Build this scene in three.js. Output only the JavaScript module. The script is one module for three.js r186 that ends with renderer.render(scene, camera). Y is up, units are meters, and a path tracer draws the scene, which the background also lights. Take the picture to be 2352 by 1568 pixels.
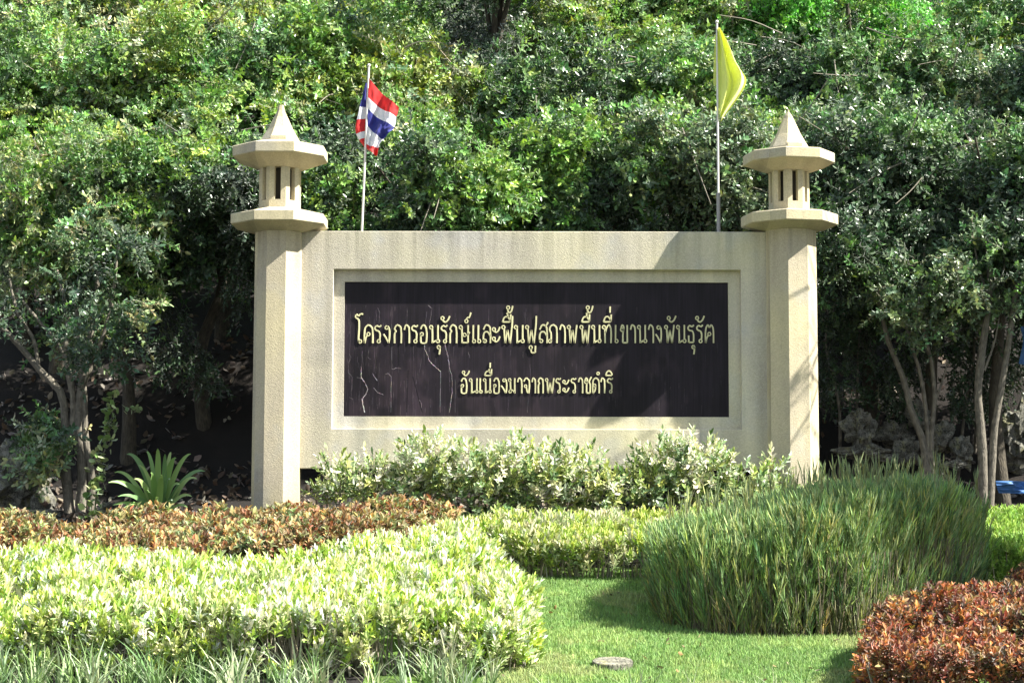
import * as THREE from 'three';
import { mergeGeometries } from 'three/addons/utils/BufferGeometryUtils.js';

// ---------------------------------------------------------------- camera, sky, sun, exposure
const scene = new THREE.Scene();
const FPX = 4200, PITCH = Math.atan(366 / FPX), EYE = 1.6;      // focal length in units of a 2352 x 1568 frame
const camera = new THREE.PerspectiveCamera(2 * Math.atan(784 / FPX) * 180 / Math.PI, 1.5, 0.1, 400);
camera.position.set(0, EYE, 0);
camera.rotation.x = PITCH;
camera.rotation.z = THREE.MathUtils.degToRad(0.12);
camera.updateMatrixWorld(true);
const renderer = new THREE.WebGLRenderer({ antialias: true });
renderer.toneMapping = THREE.LinearToneMapping;
renderer.toneMappingExposure = 3.85;
renderer.shadowMap.enabled = true;
const SKY_LEVEL = 0.47;
const SUN_DIR = new THREE.Vector3(3.9, 4.2, 1.0).normalize();
{ // clear, slightly hazy daylight sky
  const W = 512, H = 256, d = new Float32Array(W * H * 4);
  for (let y = 0; y < H; y++) for (let x = 0; x < W; x++) {
    const up = ((y + 0.5) / H - 0.5) * Math.PI, a = ((x + 0.5) / W - 0.5) * 2 * Math.PI, dx = Math.cos(a) * Math.cos(up), dy = Math.sin(up), dz = Math.sin(a) * Math.cos(up);
    const h = Math.pow(1 - Math.max(0, dy), 2.5), g = Math.acos(Math.min(1, dx * SUN_DIR.x + dy * SUN_DIR.y + dz * SUN_DIR.z)) * 57.3, glow = 0.9 * Math.exp(-g / 9) + 0.25 * Math.exp(-g / 35), i = (y * W + x) * 4, k = SKY_LEVEL;
    d[i] = (0.30 + 0.40 * h + glow) * k; d[i + 1] = (0.40 + 0.32 * h + glow * 0.97) * k; d[i + 2] = (0.54 + 0.19 * h + glow * 0.85) * k; d[i + 3] = 1;
  }
  const t = new THREE.DataTexture(d, W, H, THREE.RGBAFormat, THREE.FloatType); t.mapping = THREE.EquirectangularReflectionMapping; t.magFilter = t.minFilter = THREE.LinearFilter; t.needsUpdate = true;
  scene.background = t; scene.environment = t;
}
const sun = new THREE.DirectionalLight(new THREE.Color(1.0, 0.955, 0.86), 5.0);
sun.position.copy(SUN_DIR).multiplyScalar(60).add(new THREE.Vector3(0, 2, -22));
sun.target.position.set(0, 2, -22);
sun.castShadow = true;
Object.assign(sun.shadow.camera, { left: -22, right: 22, top: 22, bottom: -22, near: 1, far: 140 });
sun.shadow.mapSize.set(2048, 2048);
scene.add(sun, sun.target);

// ---------------------------------------------------------------- helpers
function rng(seed) { let a = seed >>> 0; return () => { a = (a + 0x6d2b79f5) | 0; let t = Math.imul(a ^ (a >>> 15), 1 | a); t = (t + Math.imul(t ^ (t >>> 7), 61 | t)) ^ t; return ((t ^ (t >>> 14)) >>> 0) / 4294967296; }; }
const V = (x, y, z) => new THREE.Vector3(x, y, z);
const { lerp, clamp, smoothstep } = THREE.MathUtils;
function hash3(x, y, z) { let h = Math.imul(x, 374761393) ^ Math.imul(y, 668265263) ^ Math.imul(z, 1274126177); h = Math.imul(h ^ (h >>> 13), 1274126177); return ((h ^ (h >>> 16)) >>> 0) / 4294967296; }
function noise3(x, y, z) {                                       // value noise, 0..1
  const ix = Math.floor(x), iy = Math.floor(y), iz = Math.floor(z), s = (t) => t * t * (3 - 2 * t), fx = s(x - ix), fy = s(y - iy), fz = s(z - iz);
  const k = (a, b, c) => hash3(ix + a, iy + b, iz + c);
  return lerp(lerp(lerp(k(0, 0, 0), k(1, 0, 0), fx), lerp(k(0, 1, 0), k(1, 1, 0), fx), fy), lerp(lerp(k(0, 0, 1), k(1, 0, 1), fx), lerp(k(0, 1, 1), k(1, 1, 1), fx), fy), fz);
}
const fbm = (x, y, z, n = 4) => { let s = 0, a = 0.5; for (let i = 0; i < n; i++) { s += a * noise3(x, y, z); x *= 2.03; y *= 2.03; z *= 2.03; a *= 0.5; } return s / (1 - Math.pow(0.5, n)); };
// where the ray through a point of the 2352 x 1568 frame meets the upright plane z = -Z
function at(px, py, Z) {
  const d = V((px - 1176) / FPX, -(py - 784) / FPX, -1).applyQuaternion(camera.quaternion);
  return d.multiplyScalar(-Z / d.z).add(camera.position);
}
const used = {};
function numbered(n) { const k = used[n] = (used[n] ?? -1) + 1; return k ? n + '_' + String(k).padStart(3, '0') : n; }
function tag(o, label, category, group) { Object.assign(o.userData, { label, category }); o.userData.kind ??= 'thing'; if (group) o.userData.group = group; return o; }
function thing(name, label, category, base, group) {
  const o = new THREE.Group(); o.name = numbered(name); o.position.copy(base); scene.add(o); return tag(o, label, category, group);
}
// a part whose geometry is written in world coordinates
function part(parent, name, geo, mat, kind) {
  const m = new THREE.Mesh(geo, mat); m.name = name; m.castShadow = m.receiveShadow = true;
  if (kind) m.userData.kind = kind;
  if (parent) { m.position.copy(parent.position).negate(); let q = parent.parent; while (q && q !== scene) { q = q.parent; } parent.add(m); }
  return m;
}
function sub(parent, name, geo, mat) { const m = new THREE.Mesh(geo, mat); m.name = name; m.castShadow = m.receiveShadow = true; parent.add(m); return m; }
function struct(name, geo, mat) { const m = new THREE.Mesh(geo, mat); m.name = name; m.userData.kind = 'structure'; m.castShadow = m.receiveShadow = true; scene.add(m); return m; }
class Scatter {                                                  // copies of one small geometry, gathered and then built as one mesh
  constructor() { this.m = []; this.c = []; }
  add(p, q, s, c) { this.m.push(new THREE.Matrix4().compose(p, q, s)); this.c.push(c); }
  build(parent, name, geo, mat) {
    const o = new THREE.InstancedMesh(geo, mat, this.m.length); o.name = name; o.castShadow = o.receiveShadow = true; o.userData.kind = 'stuff';
    this.m.forEach((m, i) => { o.setMatrixAt(i, m); o.setColorAt(i, this.c[i]); });
    if (parent) { o.position.copy(parent.position).negate(); parent.add(o); } else scene.add(o);
    return o;
  }
}
const col = (r, g, b) => new THREE.Color().setRGB(r, g, b);
const vary = (R, c, h, v) => { const k = 1 + (R() * 2 - 1) * v; return col(Math.max(0.005, c[0] * k * (1 + (R() * 2 - 1) * h)), Math.max(0.005, c[1] * k), Math.max(0.004, c[2] * k * (1 + (R() * 2 - 1) * h))); };
const UP = V(0, 1, 0);
function facing(dir, spin) { return new THREE.Quaternion().setFromUnitVectors(UP, dir.clone().normalize()).multiply(new THREE.Quaternion().setFromAxisAngle(UP, spin)); }
function setColor(geo, fn) {
  const p = geo.attributes.position, a = new Float32Array(p.count * 3);
  for (let i = 0; i < p.count; i++) { const c = fn(p.getX(i), p.getY(i), p.getZ(i), i); a[i * 3] = c[0]; a[i * 3 + 1] = c[1]; a[i * 3 + 2] = c[2]; }
  geo.setAttribute('color', new THREE.BufferAttribute(a, 3)); return geo;
}
// box-projected texture coordinates in world metres
function boxUV(geo, size) {
  const g = geo.index ? geo.toNonIndexed() : geo; g.computeVertexNormals();
  const p = g.attributes.position, n = g.attributes.normal, uv = new Float32Array(p.count * 2);
  for (let i = 0; i < p.count; i++) {
    const ax = Math.abs(n.getX(i)), ay = Math.abs(n.getY(i)), az = Math.abs(n.getZ(i));
    let u, v;
    if (ay > ax && ay > az) { u = p.getX(i); v = p.getZ(i); } else if (az >= ax * 0.999) { u = p.getX(i); v = p.getY(i); } else { u = p.getZ(i) + 1.7; v = p.getY(i); }
    uv[i * 2] = u / size + 0.5; uv[i * 2 + 1] = v / size;
  }
  g.setAttribute('uv', new THREE.BufferAttribute(uv, 2)); return g;
}
function dataTex(w, h, fn, srgb) {
  const d = new Uint8Array(w * h * 4);
  for (let y = 0; y < h; y++) for (let x = 0; x < w; x++) { const c = fn(x, y), i = (y * w + x) * 4; d[i] = clamp(c[0], 0, 1) * 255; d[i + 1] = clamp(c[1], 0, 1) * 255; d[i + 2] = clamp(c[2], 0, 1) * 255; d[i + 3] = 255; }
  const t = new THREE.DataTexture(d, w, h); t.wrapS = t.wrapT = THREE.RepeatWrapping; t.magFilter = THREE.LinearFilter; t.minFilter = THREE.LinearFilter; if (srgb) t.colorSpace = THREE.SRGBColorSpace; t.needsUpdate = true; return t;
}
// tapered tube along points, a slightly knobbly cross section
function limb(points, r0, r1, seg = 10, radial = 8, seed = 1, knob = 0.12) {
  const curve = new THREE.CatmullRomCurve3(points), fr = curve.computeFrenetFrames(seg, false), pos = [], uv = [], idx = [], L = curve.getLength();
  for (let i = 0; i <= seg; i++) {
    const t = i / seg, c = curve.getPointAt(t), r = lerp(r0, r1, Math.pow(t, 0.85));
    for (let j = 0; j <= radial; j++) {
      const a = j / radial * Math.PI * 2, k = 1 + knob * 2 * (noise3(Math.cos(a) * 1.4 + seed * 7.1, Math.sin(a) * 1.4, t * L * 5 + seed) - 0.5);
      const d = fr.normals[i].clone().multiplyScalar(Math.cos(a)).addScaledVector(fr.binormals[i], Math.sin(a));
      pos.push(c.x + d.x * r * k, c.y + d.y * r * k, c.z + d.z * r * k); uv.push(j / radial * 2 * Math.PI * r0 / 0.5, t * L / 0.5);
      if (i < seg && j < radial) { const q = i * (radial + 1) + j; idx.push(q, q + 1, q + radial + 1, q + 1, q + radial + 2, q + radial + 1); }
    }
  }
  const g = new THREE.BufferGeometry(); g.setAttribute('position', new THREE.Float32BufferAttribute(pos, 3)); g.setAttribute('uv', new THREE.Float32BufferAttribute(uv, 2)); g.setIndex(idx); g.computeVertexNormals(); return g;
}
// one leaf from the origin along +y, blade facing +z, folded along the midrib and drooping by bend
function leaf(L, W, fold = 0.25, bend = 0.1, wide = 0.45) {
  const y = wide * L, f = fold * W, b = bend * L;
  const pos = [0, 0, 0, -W / 2, y * 0.75, f, W / 2, y * 0.75, f, 0, y, b * 0.25, -W * 0.32, L * 0.78, f * 0.6 + b * 0.5, W * 0.32, L * 0.78, f * 0.6 + b * 0.5, 0, L, b];
  const g = new THREE.BufferGeometry(); g.setAttribute('position', new THREE.Float32BufferAttribute(pos, 3));
  g.setIndex([0, 3, 1, 0, 2, 3, 1, 3, 4, 2, 5, 3, 3, 6, 4, 3, 5, 6]); g.computeVertexNormals(); return g;
}
// a twig along +y bearing n leaves
function sprig(R, { len, n, L, W, open, openV = 0.4, top = 0.5, fold = 0.25, bend = 0.1, twig = 0.004, shade = 0.3, tints, wide = 0.45, twigColor = [0.8, 0.7, 0.6] }) {
  const gs = [];
  for (let i = 0; i < n; i++) {
    const t = n > 1 ? i / (n - 1) : 1, s = 0.7 + R() * 0.5, g = leaf(L * s, W * s, fold, bend * (0.4 + R() * 1.2), wide);
    const tint = tints ? tints[Math.floor(R() * tints.length)] : [1, 1, 1], k = 1 - shade + R() * shade * 2;
    setColor(g, (x, yy) => [tint[0] * k, tint[1] * k, tint[2] * k]);
    const tilt = open * lerp(1.15, top, t) + (R() - 0.5) * openV, az = i * 2.4 + R() * 1.2;
    g.applyMatrix4(new THREE.Matrix4().makeRotationFromEuler(new THREE.Euler(-tilt, 0, (R() - 0.5) * 0.5, 'XYZ')).premultiply(new THREE.Matrix4().makeRotationY(az)));
    g.applyMatrix4(new THREE.Matrix4().makeRotationAxis(UP, 0)); g.translate((R() - 0.5) * 0.01, t * len, (R() - 0.5) * 0.01); gs.push(g);
  }
  if (twig) { let c = new THREE.CylinderGeometry(twig * 0.5, twig, len, 3, 1, true); c.translate(0, len / 2, 0); c.deleteAttribute('uv'); setColor(c, () => twigColor); gs.push(c); }
  return mergeGeometries(gs.map((g) => { const q = g.toNonIndexed(); q.deleteAttribute('uv'); return q; }));
}

// ---------------------------------------------------------------- materials
const stoneMap = dataTex(1024, 1024, (x, y) => {
  const n = fbm(x / 150, y / 150, 1.5, 4), s = hash3(x, y, 5), s2 = hash3(x >> 1, y >> 1, 9), st = fbm(x / 26, y / 420, 8.5, 3), w = fbm(x / 60, y / 60, 21.5, 3);
  const k = 0.88 + (n - 0.5) * 0.26 + (s - 0.5) * 0.09 + (s2 - 0.5) * 0.07 + (st - 0.5) * 0.24, g = smoothstep(w, 0.52, 0.72) * 0.5, yy = y / 1024 * 6.6, run = smoothstep(fbm(x / 9, 3.3, 61.5, 3), 0.45, 0.75) * smoothstep(yy, 5.12 - 1.5 * (0.25 + 0.75 * noise3(x / 14, 9.5, 2.5)), 5.12) * (yy < 5.14 ? 1 : 0), grime = smoothstep(2.0 - yy + (w - 0.5) * 0.8, 0, 0.7) * 0.5 + smoothstep(fbm(x / 130, y / 90, 77.5, 4), 0.58, 0.75) * 0.25, dirt = run * 0.07 + grime * 0.16;
  return [0.80 * k - g * 0.03 - dirt, 0.77 * k - g * 0.008 - dirt * 0.93, (0.68 - (n - 0.5) * 0.16 + g * 0.06) * k - dirt * 0.9];
}, true);
const stoneBump = dataTex(512, 512, (x, y) => { const v = hash3(x, y, 3) * 0.6 + fbm(x / 3, y / 3, 2.5, 2) * 0.4; return [v, v, v]; });
stoneBump.repeat.set(3, 3);
const M = {};
M.stone = new THREE.MeshStandardMaterial({ name: 'sand_plaster', map: stoneMap, roughness: 0.92, bumpMap: stoneBump, bumpScale: 0.004 });
M.stoneWarm = M.stone.clone(); M.stoneWarm.name = 'yellowed_sand_plaster'; M.stoneWarm.color.setRGB(1.0, 0.955, 0.82);
M.dark = new THREE.MeshStandardMaterial({ name: 'painted_hollow_shade', color: col(0.05, 0.042, 0.03), roughness: 0.95 });  // dark colour that paints the shade inside the lanterns
M.gold = new THREE.MeshStandardMaterial({ name: 'faded_gold_paint', color: col(0.56, 0.53, 0.31), roughness: 0.5, metalness: 0.0 });
const barkMap = dataTex(256, 256, (x, y) => { const n = fbm(x / 9, y / 34, 4.5, 4), m = fbm(x / 40, y / 40, 9.5, 3), k = 0.45 + n * 0.55 + (m - 0.5) * 0.5; return [0.56 * k, 0.53 * k, 0.47 * k]; }, true);
const barkBump = dataTex(256, 256, (x, y) => { const n = fbm(x / 7, y / 30, 4.5, 4); return [n, n, n]; });
M.bark = new THREE.MeshStandardMaterial({ name: 'grey_bark', map: barkMap, roughness: 0.92, bumpMap: barkBump, bumpScale: 0.02 });
M.barkDark = M.bark.clone(); M.barkDark.name = 'shade_painted_bark'; M.barkDark.color.setRGB(0.4, 0.38, 0.34);  // darker copy of the bark with the forest shade put into its colour
M.twig = new THREE.MeshStandardMaterial({ name: 'pale_twig', color: col(0.20, 0.18, 0.14), roughness: 0.9 });
const leafMat = (name, o = {}) => new THREE.MeshPhysicalMaterial({ name, color: col(1, 1, 1), vertexColors: true, roughness: 0.9, transmission: 0.38, thickness: 0, clearcoat: 0.85, clearcoatRoughness: 0.27, side: THREE.DoubleSide, ...o });
M.leaf = leafMat('glossy_leaf');
M.hedge = leafMat('hedge_leaf', { clearcoat: 0.35, clearcoatRoughness: 0.5, transmission: 0.3 });
M.dull = leafMat('dull_leaf', { clearcoat: 0.12, clearcoatRoughness: 0.5, transmission: 0.3 });
M.dull2 = leafMat('bronze_leaf', { clearcoat: 0.18, clearcoatRoughness: 0.45, transmission: 0.36 });
M.grass = leafMat('grass_blade', { clearcoat: 0.15, clearcoatRoughness: 0.6, transmission: 0.3 });

// ---------------------------------------------------------------- ground and hill
const GR = (x, Z) => {                                           // height of the ground at x, z = -Z
  const lawn = Math.max(0, 0.107 + 0.13 * (Math.min(Z, 25.2) - 15));
  const hill = Z > 25.2 ? Math.min(Z - 25.2, 60) * 0.62 * smoothstep(Z, 25.0, 28.5) + (Z - 25.2) * 0.03 : 0;
  const rough = Z > 24.6 ? (fbm(x * 0.55, Z * 0.55, 3.3, 4) - 0.5) * 0.9 * smoothstep(Z, 24.6, 29) : 0;
  return lawn + hill + rough + (fbm(x * 0.8, Z * 0.8, 7.7, 2) - 0.5) * 0.05;
};
function sheet(x0, x1, z0, z1, nx, nz, h) {
  const pos = [], uv = [], idx = [];
  for (let j = 0; j <= nz; j++) for (let i = 0; i <= nx; i++) { const x = lerp(x0, x1, i / nx), Z = lerp(z0, z1, j / nz); pos.push(x, h(x, Z), -Z); uv.push(x / 3, Z / 3); if (i < nx && j < nz) { const q = j * (nx + 1) + i; idx.push(q, q + 1, q + nx + 1, q + 1, q + nx + 2, q + nx + 1); } }
  const g = new THREE.BufferGeometry(); g.setAttribute('position', new THREE.Float32BufferAttribute(pos, 3)); g.setAttribute('uv', new THREE.Float32BufferAttribute(uv, 2)); g.setIndex(idx); g.computeVertexNormals(); return g;
}
const soilMap = dataTex(512, 512, (x, y) => { const n = fbm(x / 40, y / 40, 3.5, 5), s = hash3(x, y, 1), k = 0.55 + n * 0.6 + (s - 0.5) * 0.25; return [0.135 * k, 0.108 * k, 0.088 * k]; }, true);
M.soil = new THREE.MeshStandardMaterial({ name: 'dark_soil', map: soilMap, roughness: 1, bumpMap: stoneBump, bumpScale: 0.03 });
const far = sheet(-120, 120, -90, 120, 96, 84, (x, Z) => GR(x, Z) - (Math.abs(x) < 19.9 && Z > 10 && Z < 39.9 ? 0.8 : 0.0));
struct('terrain', far, M.soil);
const near = sheet(-20, 20, 9.5, 40.5, 200, 160, (x, Z) => GR(x, Z) + 0.02);
struct('ground', near, M.soil);
const lawnMap = dataTex(512, 512, (x, y) => { const n = fbm(x / 30, y / 30, 6.5, 4), s = hash3(x, y, 2), k = 0.7 + (n - 0.5) * 0.8 + (s - 0.5) * 0.5; return [0.44 * k, 0.60 * k, 0.20 * k]; }, true);
M.lawn = new THREE.MeshStandardMaterial({ name: 'lawn_turf', map: lawnMap, roughness: 1, bumpMap: stoneBump, bumpScale: 0.02 });
struct('lawn', sheet(-1.2, 9.5, 10, 20.6, 80, 100, (x, Z) => GR(x, Z) + 0.026), M.lawn);

// ---------------------------------------------------------------- entrance sign wall
const ZW = 23.6, S = FPX / ZW;                                   // wall front plane; frame units per metre there
const P = (px, py, dz = 0) => { const p = at(px, py, ZW); p.z += dz; return p; };
function boxAt(x0, x1, y0, y1, z0, z1, bev = 0) {
  if (!bev) { const g = new THREE.BoxGeometry(x1 - x0, y1 - y0, z1 - z0); g.translate((x0 + x1) / 2, (y0 + y1) / 2, (z0 + z1) / 2); return g; }
  const s = new THREE.Shape(); s.moveTo(x0 + bev, y0 + bev); s.lineTo(x1 - bev, y0 + bev); s.lineTo(x1 - bev, y1 - bev); s.lineTo(x0 + bev, y1 - bev); s.closePath();
  const g = new THREE.ExtrudeGeometry(s, { depth: z1 - z0 - 2 * bev, bevelEnabled: true, bevelSize: bev, bevelThickness: bev, bevelSegments: 2 }); g.translate(0, 0, z0 + bev); return g;
}
{
  const tl = P(690, 530), br = P(1782, 1078), o0 = P(766, 618), o1 = P(1705, 986), q0 = P(790, 645), q1 = P(1677, 957);
  const base = V((tl.x + br.x) / 2, br.y, -ZW - 0.15);
  const sign = thing('entrance_sign', 'long sand coloured plaster wall with a dark lettered plaque between two lantern pillars', 'sign', base);
  const shape = new THREE.Shape(); shape.moveTo(tl.x - 0.12, br.y); shape.lineTo(br.x + 0.12, br.y); shape.lineTo(br.x + 0.12, tl.y); shape.lineTo(tl.x - 0.12, tl.y); shape.closePath();
  const hole = new THREE.Path(); hole.moveTo(o0.x, o1.y); hole.lineTo(o0.x, o0.y); hole.lineTo(o1.x, o0.y); hole.lineTo(o1.x, o1.y); hole.closePath(); shape.holes.push(hole);
  const B = 0.008, wall = new THREE.ExtrudeGeometry(shape, { depth: 0.3 - 2 * B, bevelEnabled: true, bevelSize: B, bevelThickness: B, bevelOffset: -B, bevelSegments: 2 });
  wall.translate(0, 0, -ZW - 0.3 + B);
  part(sign, 'panel', boxUV(wall, 6.6), M.stone);
  // recessed border round the plaque
  const rs = new THREE.Shape(); rs.moveTo(o0.x - 0.02, o1.y - 0.02); rs.lineTo(o1.x + 0.02, o1.y - 0.02); rs.lineTo(o1.x + 0.02, o0.y + 0.02); rs.lineTo(o0.x - 0.02, o0.y + 0.02); rs.closePath();
  const rh = new THREE.Path(); rh.moveTo(q0.x, q1.y); rh.lineTo(q0.x, q0.y); rh.lineTo(q1.x, q0.y); rh.lineTo(q1.x, q1.y); rh.closePath(); rs.holes.push(rh);
  const RD = 0.085, rec = new THREE.ExtrudeGeometry(rs, { depth: 0.1, bevelEnabled: false }); rec.translate(0, 0, -ZW - RD - 0.1);
  part(sign, 'recessed_border', boxUV(rec, 6.6), M.stone);
  // plaque: varnished dark wood, cracked and flaking
  const W = 1536, H = 544, cv = document.createElement('canvas'); cv.width = W; cv.height = H;
  const g = cv.getContext('2d'), im = g.createImageData(W, H);
  for (let y = 0; y < H; y++) for (let x = 0; x < W; x++) {
    const st = fbm(x / 5, y / 150, 1.5, 4), lo = fbm(x / 90, y / 170, 6.5, 3), sp = fbm(x / 1.6, y / 46, 12.5, 2), worn = smoothstep(fbm(x / 60, y / 110, 33.5, 3) + (y / H - 0.5) * 0.18 - x / W * 0.2, 0.40, 0.66);
    const k = 0.5 + st * 0.6 + (lo - 0.5) * 0.6, scratch = smoothstep(sp, 0.74, 0.9) * worn * 60, i = (y * W + x) * 4;
    im.data[i] = clamp(37 * k + scratch + worn * 14, 0, 255); im.data[i + 1] = clamp(31 * k + scratch + worn * 11, 0, 255); im.data[i + 2] = clamp(39 * k + scratch + worn * 11, 0, 255); im.data[i + 3] = 255;
  }
  g.putImageData(im, 0, 0);
  const X = (ox) => (ox - 967) / 1087 * W, Y = (oy) => (oy - 790) / 382 * H, C = rng(77);   // photo pixels on the plaque
  const crack = (w, a, pts, wob = 1.2) => {
    g.lineCap = g.lineJoin = 'round';
    for (let i = 0; i + 3 < pts.length; i += 2) {
      const n = 7; let px = X(960 + pts[i] / 4.356), py = Y(840 + pts[i + 1] / 4.356); const qx = X(960 + pts[i + 2] / 4.356), qy = Y(840 + pts[i + 3] / 4.356), sx = px, sy = py;
      for (let k = 1; k <= n; k++) { const t = k / n, nx = lerp(sx, qx, t) + (k < n ? (C() - 0.5) * wob * 2 : 0), ny = lerp(sy, qy, t); g.strokeStyle = `rgba(${170 + C() * 40 | 0},${160 + C() * 40 | 0},${165 + C() * 35 | 0},${a * (0.5 + C() * 0.5)})`; g.lineWidth = w * (0.6 + C() * 0.7); g.beginPath(); g.moveTo(px, py); g.lineTo(nx, ny); g.stroke(); px = nx; py = ny; }
    }
  };
  const K = [[1.6, 0.35, [105, 150, 105, 450, 95, 680, 115, 720, 85, 780, 82, 900, 135, 970, 120, 1200]], [2.4, 0.9, [240, 830, 245, 970, 300, 1050, 325, 1110, 305, 1170, 265, 1220, 262, 1290, 290, 1394]], [4, 0.85, [255, 1230, 285, 1394]], [1.4, 0.5, [255, 640, 250, 830]], [1.6, 0.6, [190, 965, 245, 980]], [2, 0.85, [380, 915, 440, 1005]], [1.6, 0.7, [400, 1095, 445, 1150, 520, 1180]], [1.6, 0.55, [615, 90, 618, 860, 640, 865, 670, 848, 730, 855]], [1.6, 0.6, [540, 925, 575, 915, 612, 955, 612, 1394]], [1.6, 0.5, [1110, 110, 1080, 300, 1075, 700]], [1.4, 0.45, [1045, 150, 1030, 300]], [2.2, 0.9, [1020, 560, 1025, 620, 1065, 700, 1080, 760, 1140, 820, 1220, 890]], [1.8, 0.7, [1220, 890, 1218, 1394]], [2, 0.8, [1270, 480, 1280, 590, 1310, 710, 1330, 850, 1360, 950, 1365, 1150, 1330, 1394]], [1.2, 0.35, [1385, 560, 1365, 800]], [1.5, 0.5, [440, 100, 465, 160, 455, 290]], [1.5, 0.45, [420, 130, 425, 260]], [1.8, 0.6, [1060, 70, 1110, 110]], [1.2, 0.3, [440, 560, 400, 900]], [1.2, 0.4, [1810, 120, 1808, 320]], [1, 0.25, [1815, 600, 1818, 1394]], [1.4, 0.45, [335, 620, 325, 720, 360, 745]], [1.4, 0.4, [1400, 990, 1405, 1394]], [1.2, 0.3, [880, 560, 890, 760]], [1.2, 0.35, [985, 730, 960, 900]], [1.5, 0.5, [960, 1240, 990, 1290, 985, 1340]], [1.3, 0.35, [2270, 110, 2262, 300]], [1.3, 0.35, [2320, 800, 2330, 1000]], [1.2, 0.35, [2060, 1230, 2050, 1394]], [1.2, 0.5, [2300, 1200, 2290, 1394]], [1.5, 0.5, [1560, 650, 1580, 720]], [1.5, 0.5, [100, 1210, 150, 1240]]];
  for (const [w, a, p] of K) crack(w, a, p);
  for (let i = 0; i < 260; i++) { const x = C() < 0.55 ? C() * 1500 : C() * 4700, y = C() * 1394; crack(0.8 + C() * 0.7, 0.10 + C() * 0.22, [x, y, x + (C() - 0.5) * 18, y + 30 + C() * 160], 0.5); }
  g.fillStyle = 'rgba(12,10,14,0.75)'; g.strokeStyle = 'rgba(10,8,12,0.8)'; g.lineWidth = 3;
  for (const [x0, y0, x1, y1] of [[820, 880, 805, 1390], [880, 960, 995, 1390], [700, 560, 705, 820], [1195, 700, 1210, 870]]) { g.beginPath(); g.moveTo(X(960 + x0 / 4.356), Y(840 + y0 / 4.356)); g.lineTo(X(960 + x1 / 4.356), Y(840 + y1 / 4.356)); g.stroke(); }
  for (let i = 0; i < 5; i++) { g.fillStyle = 'rgba(14,11,14,0.6)'; g.fillRect(W * (i + 1) / 6 + (C() - 0.5) * 40, 0, 1.6, H); }
  const ct = new THREE.CanvasTexture(cv); ct.colorSpace = THREE.SRGBColorSpace;
  M.plaque = new THREE.MeshPhysicalMaterial({ name: 'cracked_dark_varnish', map: ct, roughness: 0.55, specularIntensity: 0.35, bumpMap: ct, bumpScale: 0.004 });
  const pz = -ZW - RD - 0.022, pg = boxAt(q0.x - 0.01, q1.x + 0.01, q1.y - 0.01, q0.y + 0.01, pz - 0.03, pz);
  { const p = pg.attributes.position, u = pg.attributes.uv; for (let i = 0; i < p.count; i++) u.setXY(i, (p.getX(i) - q0.x) / (q1.x - q0.x), (p.getY(i) - q1.y) / (q0.y - q1.y)); }
  const plaque = part(sign, 'plaque', pg, M.plaque);
  // Thai lettering: every glyph as strokes in a box, x 0..1 across, y 0 (foot) .. 1 (head); o = little loops
  const la = [[0.1, 0.75, 0.4, 1, 0.8, 0.92, 0.92, 0.6, 0.92, 0], [0.9, 0.4, 0.6, 0.62, 0.25, 0.6, 0.08, 0.35, 0.14, 0.1]], phan = [[0.18, 0.8, 0.28, 0], [0.28, 0, 0.5, 0.72], [0.5, 0.72, 0.72, 0]], kho = [[0.06, 0, 0.03, 0.45, 0.12, 0.85, 0.5, 1, 0.88, 0.85, 0.96, 0.5, 0.96, 0], [0.06, 0, 0.2, 0.3, 0.36, 0.42]];
  const flagTop = [0.95, 1, 0.7, 0.9, 0.35, 0.97, 0.08, 0.82, 0.3, 0.7], dome = [0.02, 1.17, 0.25, 1.42, 0.6, 1.46, 0.95, 1.2, 0.5, 1.17, 0.02, 1.17];
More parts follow.
